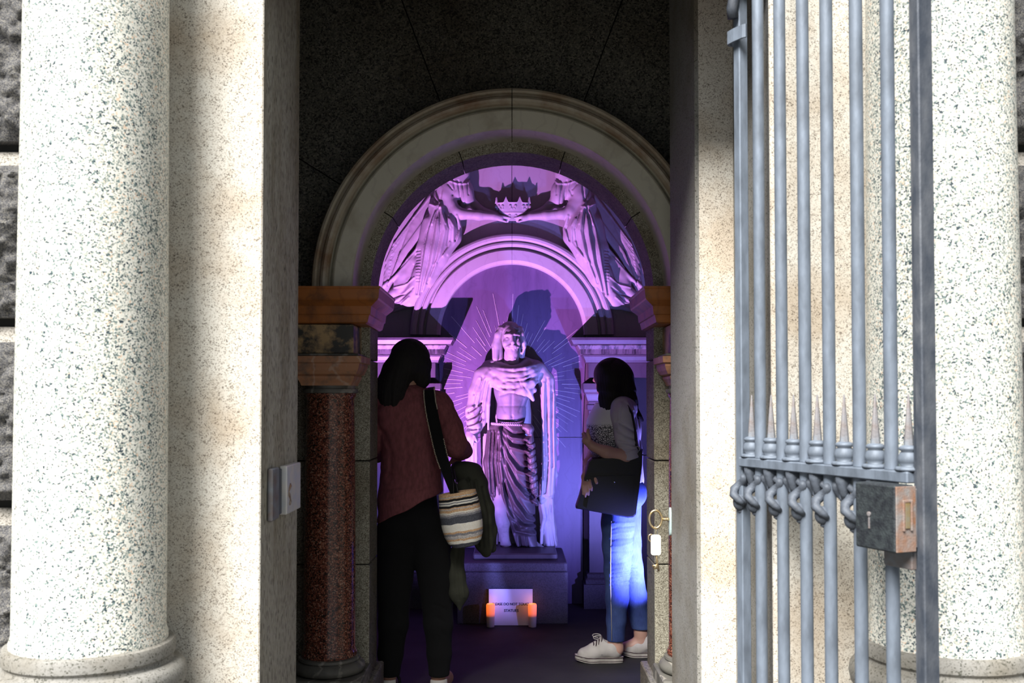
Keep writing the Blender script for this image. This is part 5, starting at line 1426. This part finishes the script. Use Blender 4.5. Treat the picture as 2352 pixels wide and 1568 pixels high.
def candle(px, label):
    Yc = YP-.075; X = ax(px, Yc); r = 9.6*Yc/F; H = az(1386, Yc)
    t = tag(empty('candle', (X, Yc, 0)), label, 'candle', 'glowing candles before the sign')
    pr = [(0, .001), (r*.90, .001), (r*.93, .01), (r*1.0, H*.55), (r*1.03, H-.012), (r*.98, H-.004), (r*.85, H), (r*.7, H-.003), (r*.6, H-.014), (0, H-.016)]
    o = link('wax', mesh_from('wax', *(lambda m: (m.v, m.f))(MB().lathe(pr, (0, 0, 0), 28)), True), M['candle_wax'], t)
    link('wick', mesh_from('wick', *(lambda m: (m.v, m.f))(MB().tube([(0, 0, H-.018), (0.001, 0, H-.006)], .0012, 6)), True), M['sole_black'], t)
    light('candle_glow', 'POINT', (X, Yc-.0, H+.02), (X, Yc, 0), (1, .36, .08), .05, .01)
candle(1127, 'orange glowing candle covering the start of the words on the sign')
candle(1222.5, 'orange glowing candle covering the end of the words on the sign')

# ---- door leaf edge and the key standing in its lock
YD = YJ+.004
leaf = MB()
a = Vector((XJ+.004, YD, 0)); d = Vector((.150, 1.0, 0)).normalized(); nrm = Vector((d.y, -d.x, 0))
leaf.v = [a, a+d*.17, a+d*.17+nrm*.03, a+nrm*.03]
leaf.v = [tuple(v+Vector((0, 0, z))) for z in (.03, 2.75) for v in leaf.v]
leaf.f = [(0, 1, 2, 3), (7, 6, 5, 4), (0, 4, 5, 1), (1, 5, 6, 2), (2, 6, 7, 3), (3, 7, 4, 0)]
door = struct('door_1', leaf, M['door_paint'], 'narrow edge of the open inner door leaf behind the jamb')
Yk = YJ-.006
def KP(px, py, dy=0.0): return Vector((ax(px, Yk), Yk+dy, az(py, Yk)))
esc = MB()
c0 = KP(1545, 1198)
prf = []
for k in range(24):
    aa = 2*math.pi*k/24; prf.append((c0.y+.012+.015*math.cos(aa), c0.z+.057*np.sign(math.sin(aa))*abs(math.sin(aa))**.8))
esc.prism(prf, XJ-.007, XJ+.001, 'yz')
es = obj('escutcheon', esc, M['pale_plate'], door)
kt = tag(empty('brass_key', KP(1545, 1195)), 'large brass key with an oval bow standing in the lock on the jamb', 'key')
kz = KP(1530, 1193).z
obj('shank', MB().tube([(XJ-.006, Yk+.012, kz), (ax(1521, Yk), Yk+.012, kz)], [.0062, .0052], 12).tube([(ax(1534, Yk), Yk+.012, kz), (ax(1531.5, Yk), Yk+.012, kz)], .0082, 12).tube([(ax(1528, Yk), Yk+.012, kz), (ax(1526, Yk), Yk+.012, kz)], .0076, 12), M['brass'], kt, True)
cx_, cz_ = ax(1505.5, Yk), az(1193, Yk)
obj('bow', MB().tube([(cx_+.0255*math.cos(q), Yk+.012, cz_+.036*math.sin(q)) for q in [2*math.pi*k/36 for k in range(36)]], .0052, 10, closed=True), M['brass'], kt, True)
kr = tag(empty('key_fob', KP(1505, 1215)), 'cream plastic tag with a small brass key hanging from the big key', 'key tag')
obj('split_ring', MB().tube([(ax(1506, Yk)+.0075*math.cos(q), Yk+.012+.004*math.cos(q), az(1221, Yk)+.021*math.sin(q)) for q in [2*math.pi*k/24 for k in range(24)]], .0016, 8, closed=True), M['steel'], kr, True)
def rrect(x0, x1, z0, z1, r, n=6):
    out = []
    for cx, cz, a0 in ((x1-r, z1-r, 0), (x0+r, z1-r, 90), (x0+r, z0+r, 180), (x1-r, z0+r, 270)):
        for k in range(n+1):
            q = math.radians(a0+90*k/n); out.append((cx+r*math.cos(q), cz+r*math.sin(q)))
    return out
obj('tag', MB().prism(rrect(ax(1494, Yk), ax(1517, Yk), az(1275, Yk), az(1228, Yk), .010), Yk+.004, Yk+.009), M['tag_plastic'], kr)
kk = MB()
kk.tube([KP(1505, 1262, .016), KP(1509, 1290, .016), KP(1512.5, 1313, .016)], [.0050, .0045, .0048], 10)
kk.prism([(ax(x, Yk), az(y, Yk)) for x, y in ((1510, 1296), (1498, 1299), (1497, 1303), (1501, 1304), (1499, 1309), (1511, 1307))], Yk+.0135, Yk+.0185)
kk.tube([(ax(1495, Yk)+.010*math.cos(q), Yk+.016, az(1236, Yk)+.014*math.sin(q)) for q in [2*math.pi*k/24 for k in range(24)]], .0030, 8, closed=True)
obj('small_key', kk, M['brass'], kr, True)['kind'] = 'stuff'
kr.children[-1].pop('kind', None)

# ---- lock keeper on the left reveal
t = tag(empty('lock_keeper', (XL+.02, 3.3, az(1118, 3.3))), 'galvanised strike box bolted to the left reveal of the doorway', 'lock')
z0, z1 = az(1173, 3.35), az(1065, 3.35)
obj('plate', MB().box(XL+.001, XL+.026, 3.235, 3.445, z0, z1, .003), M['zinc'], t)
obj('back_bar', MB().box(XL+.001, XL+.018, 3.075, 3.165, z0-.004, z1+.002, .004), M['iron_rust'], t)
obj('strike_edge', MB().box(XL+.001, XL+.010, 3.166, 3.234, z0+.004, z1-.008, .002), M['iron_dark'], t)
obj('weld', MB().tube([(XL+.027, 3.27+.012*math.sin(k), z0+.03+.0085*k) for k in range(9)], [.004+.002*math.sin(k*2.1) for k in range(9)], 8), M['lock_rust'], t, True)

# ---- open iron gate
HG = Vector((ax(1706, 3.05), 3.05, 0)); EG = Vector((ax(2126, 2.38), 2.38, 0))
GU = (EG-HG).normalized(); GL = (EG-HG).length; GV = Vector((GU.y, -GU.x, 0))    # GV points to the side seen from the doorway axis
if GV.x > 0: GV = -GV
def GP(u, v, z): return HG+GU*u+GV*v+Vector((0, 0, z))
gm = Matrix(((GU.x, GV.x, 0, HG.x), (GU.y, GV.y, 0, HG.y), (0, 0, 1, 0), (0, 0, 0, 1)))
gate = tag(empty('iron_gate', HG), 'blue-grey painted iron gate with spiked finials swung open against the facade', 'gate')
def gb(name, mat, boxes, bev=.003, parent=gate, smooth=False):
    mb = MB()
    for bx in boxes: mb.box(*bx, bev, gm)
    return obj(name, mb, M[mat], parent, smooth)
Z0, Z1 = .10, 3.02
gb('hinge_stile', 'iron', [(-.016, .016, -.016, .016, Z0, Z1)])
gb('lock_stile', 'iron_dark', [(GL-.012, GL+.012, -.024, .022, Z0, Z1)])
gb('lock_stile_flange', 'iron_dark', [(GL-.030, GL-.0125, .004, .012, Z0, Z1)])
zr = az(1047, 3.05)
gb('middle_rail', 'iron', [(.017, GL-.031, -.030, .030, zr-.030, zr-.002)])
gb('bottom_rail', 'iron', [(.017, GL-.031, -.016, .016, .14, .17)])
gb('top_rail', 'iron', [(.017, GL-.031, -.016, .016, 2.96, 2.99)])
us = [.12, .26, .40, .535, .692, .845]
bar_up = MB().lathe([(.0172, zr-.001), (.0172, 2.958)], n=20); bar_dn = MB().lathe([(.0172, .171), (.0172, zr-.031)], n=20)
mu = mesh_from('bar', bar_up.v, bar_up.f, 'auto'); md = mesh_from('bar', bar_dn.v, bar_dn.f, 'auto')
def gplace(o, u, v=0.0, z=0.0, rot=0.0):
    o.parent = gate; o.location = GP(u, v, z)-HG
    o.rotation_euler = (0, 0, math.atan2(GU.y, GU.x)+rot)
    return o
for f in us:
    gplace(link('bar', mu, M['iron']), f*GL); gplace(link('bar', md, M['iron']), f*GL)
# spear finials standing on the rail, drop scrolls hanging under it
mids = [.062, .19, .33, .468, .614, .77, .925]
fbase = MB().lathe([(.0, 0), (.033, 0), (.034, .005), (.030, .009), (.019, .011), (.026, .020), (.027, .030), (.022, .042), (.018, .047), (.023, .050), (.024, .056), (.018, .060), (.011, .062), (0, .062)], n=20)
fspike = MB().lathe([(.0125, .060), (.0115, .075), (.0022, .185), (0, .188)], n=8)
mf, ms = mesh_from('finial_bulb', fbase.v, fbase.f, True), mesh_from('finial_spike', fspike.v, fspike.f, 'auto')
dr = MB()
dr.lathe([(.0, 0), (.026, 0), (.022, -.020), (.013, -.045), (.009, -.060)], n=14)
for q in (-1, 1):
    cpts = [(q*.006, 0, -.050), (q*.018, 0, -.062), (q*.030, 0, -.052), (q*.034, 0, -.034), (q*.026, 0, -.022)]
    dr.tube([(x, .016*math.sin(i), z) for i, (x, y, z) in enumerate(cpts)], [.010, .012, .013, .012, .008], 10)
mdx = mesh_from('drop_scroll', dr.v, dr.f, True)
tw = MB()
tw.tube([(.004+.020*math.cos(1.1*k), -.010+.016*math.sin(1.1*k), -.028-.0145*k) for k in range(7)], [.009, .013, .014, .014, .013, .011, .006], 10)
tw.ball((.0, -.004, -.110), .021, 14, 10, (1, 1, 1.2)); tw.lathe([(.008, -.130), (.010, -.138), (.004, -.143), (0, -.145)], n=10)
mtw = mesh_from('drop_knot', tw.v, tw.f, True)
for i, f in enumerate(mids):
    fb = gplace(link('finial', mf, M['iron']), f*GL, 0, zr-.001)
    sp_ = link('spike', ms, M['iron_rust'], fb)
for i, f in enumerate(mids[:-1]):
    gplace(link('drop_scroll', mdx, M['iron_mid']), f*GL, 0, zr-.031)
for i, f in enumerate(us[:-1]+[us[-1]]):
    gplace(link('drop_knot', mtw, M['iron_mid']), f*GL-.012, .012, zr-.030)
gplace(link('drop_knot', mtw, M['iron_mid']), .004, .012, zr-.030)
# lock box on the lock stile
lb0, lb1 = GL*.80, GL*.985
zl0, zl1 = az(1262, 2.42), az(1108, 2.45)
lock = gb('lock_box', 'lock_black', [(lb0, lb1, .026, .088, zl0, zl1)], .004)
gb('face_plate', 'lock_rust', [(lb1, lb1+.004, .027, .087, zl0+.002, zl1-.002)], .001, lock)
gb('bolt', 'brass', [(lb1+.004, lb1+.008, .048, .062, zl0+.058, zl1-.040)], .001, lock)
gb('bolt_frame', 'lock_rust', [(lb1+.004, lb1+.009, .040, .046, zl0+.052, zl1-.034), (lb1+.004, lb1+.009, .064, .070, zl0+.052, zl1-.034), (lb1+.004, lb1+.009, .046, .064, zl1-.040, zl1-.034)], .001, lock)
kh = MB().lathe([(0, 0), (.006, 0), (.006, .003), (.003, .004), (0, .004)], n=14, M=gm @ Matrix.Translation((lb0+.05, .088, (zl0+zl1)/2+.005)) @ Matrix.Rotation(-math.pi/2, 4, 'X'))
kh.box(lb0+.0475, lb0+.0525, .088, .0895, (zl0+zl1)/2-.03, (zl0+zl1)/2+.003, 0, gm)
obj('keyhole', kh, M['iron_rust'], lock)
gb('lock_bracket', 'iron_rust', [(lb0+.03, lb1-.012, .002, .026, zl0-.045, zl0-.001), (lb0+.02, lb1, -.010, .026, zl0+.01, zl1-.01)], .002)
# hinge strap and the curled stay at the top of the hinge stile
zs_ = az(87, 3.05)
strap = MB()
pts = [(-.03, -.020), (-.03, .026), (-.018, .036), (.012, .036), (.050, .030), (.060, .024)]
strap.v = [tuple(GP(u, v, zs_+dz)) for dz in (-.020, .020) for u, v in pts]+[tuple(GP(u*.9+.003, v-.006, zs_+dz)) for dz in (-.020, .020) for u, v in pts]
m_ = len(pts)
for i in range(m_-1):
    strap.f += [(i, i+1, m_+i+1, m_+i), (2*m_+i+1, 2*m_+i, 3*m_+i, 3*m_+i+1), (i, 2*m_+i, 2*m_+i+1, i+1), (m_+i+1, 3*m_+i+1, 3*m_+i, m_+i)]
strap.f += [(0, m_, 3*m_, 2*m_), (m_-1, 3*m_-1, 4*m_-1, 2*m_-1)]
obj('hinge_strap', strap, M['iron'], gate)
obj('stay_hook', MB().tube([GP(.004, .030, zs_+.055), GP(.006, .034, zs_+.085), GP(.018, .036, zs_+.11), GP(.024, .030, zs_+.15), GP(.012, .026, zs_+.19)], [.017, .018, .017, .015, .012], 12), M['iron_dark'], gate, True)
# pin carrying the gate off the reveal
for zz in (2.90, .35): obj('hinge_pin', MB().tube([GP(0, 0, zz), (XR+.01, 3.10, zz)], .012, 10), M['iron'], gate, True)
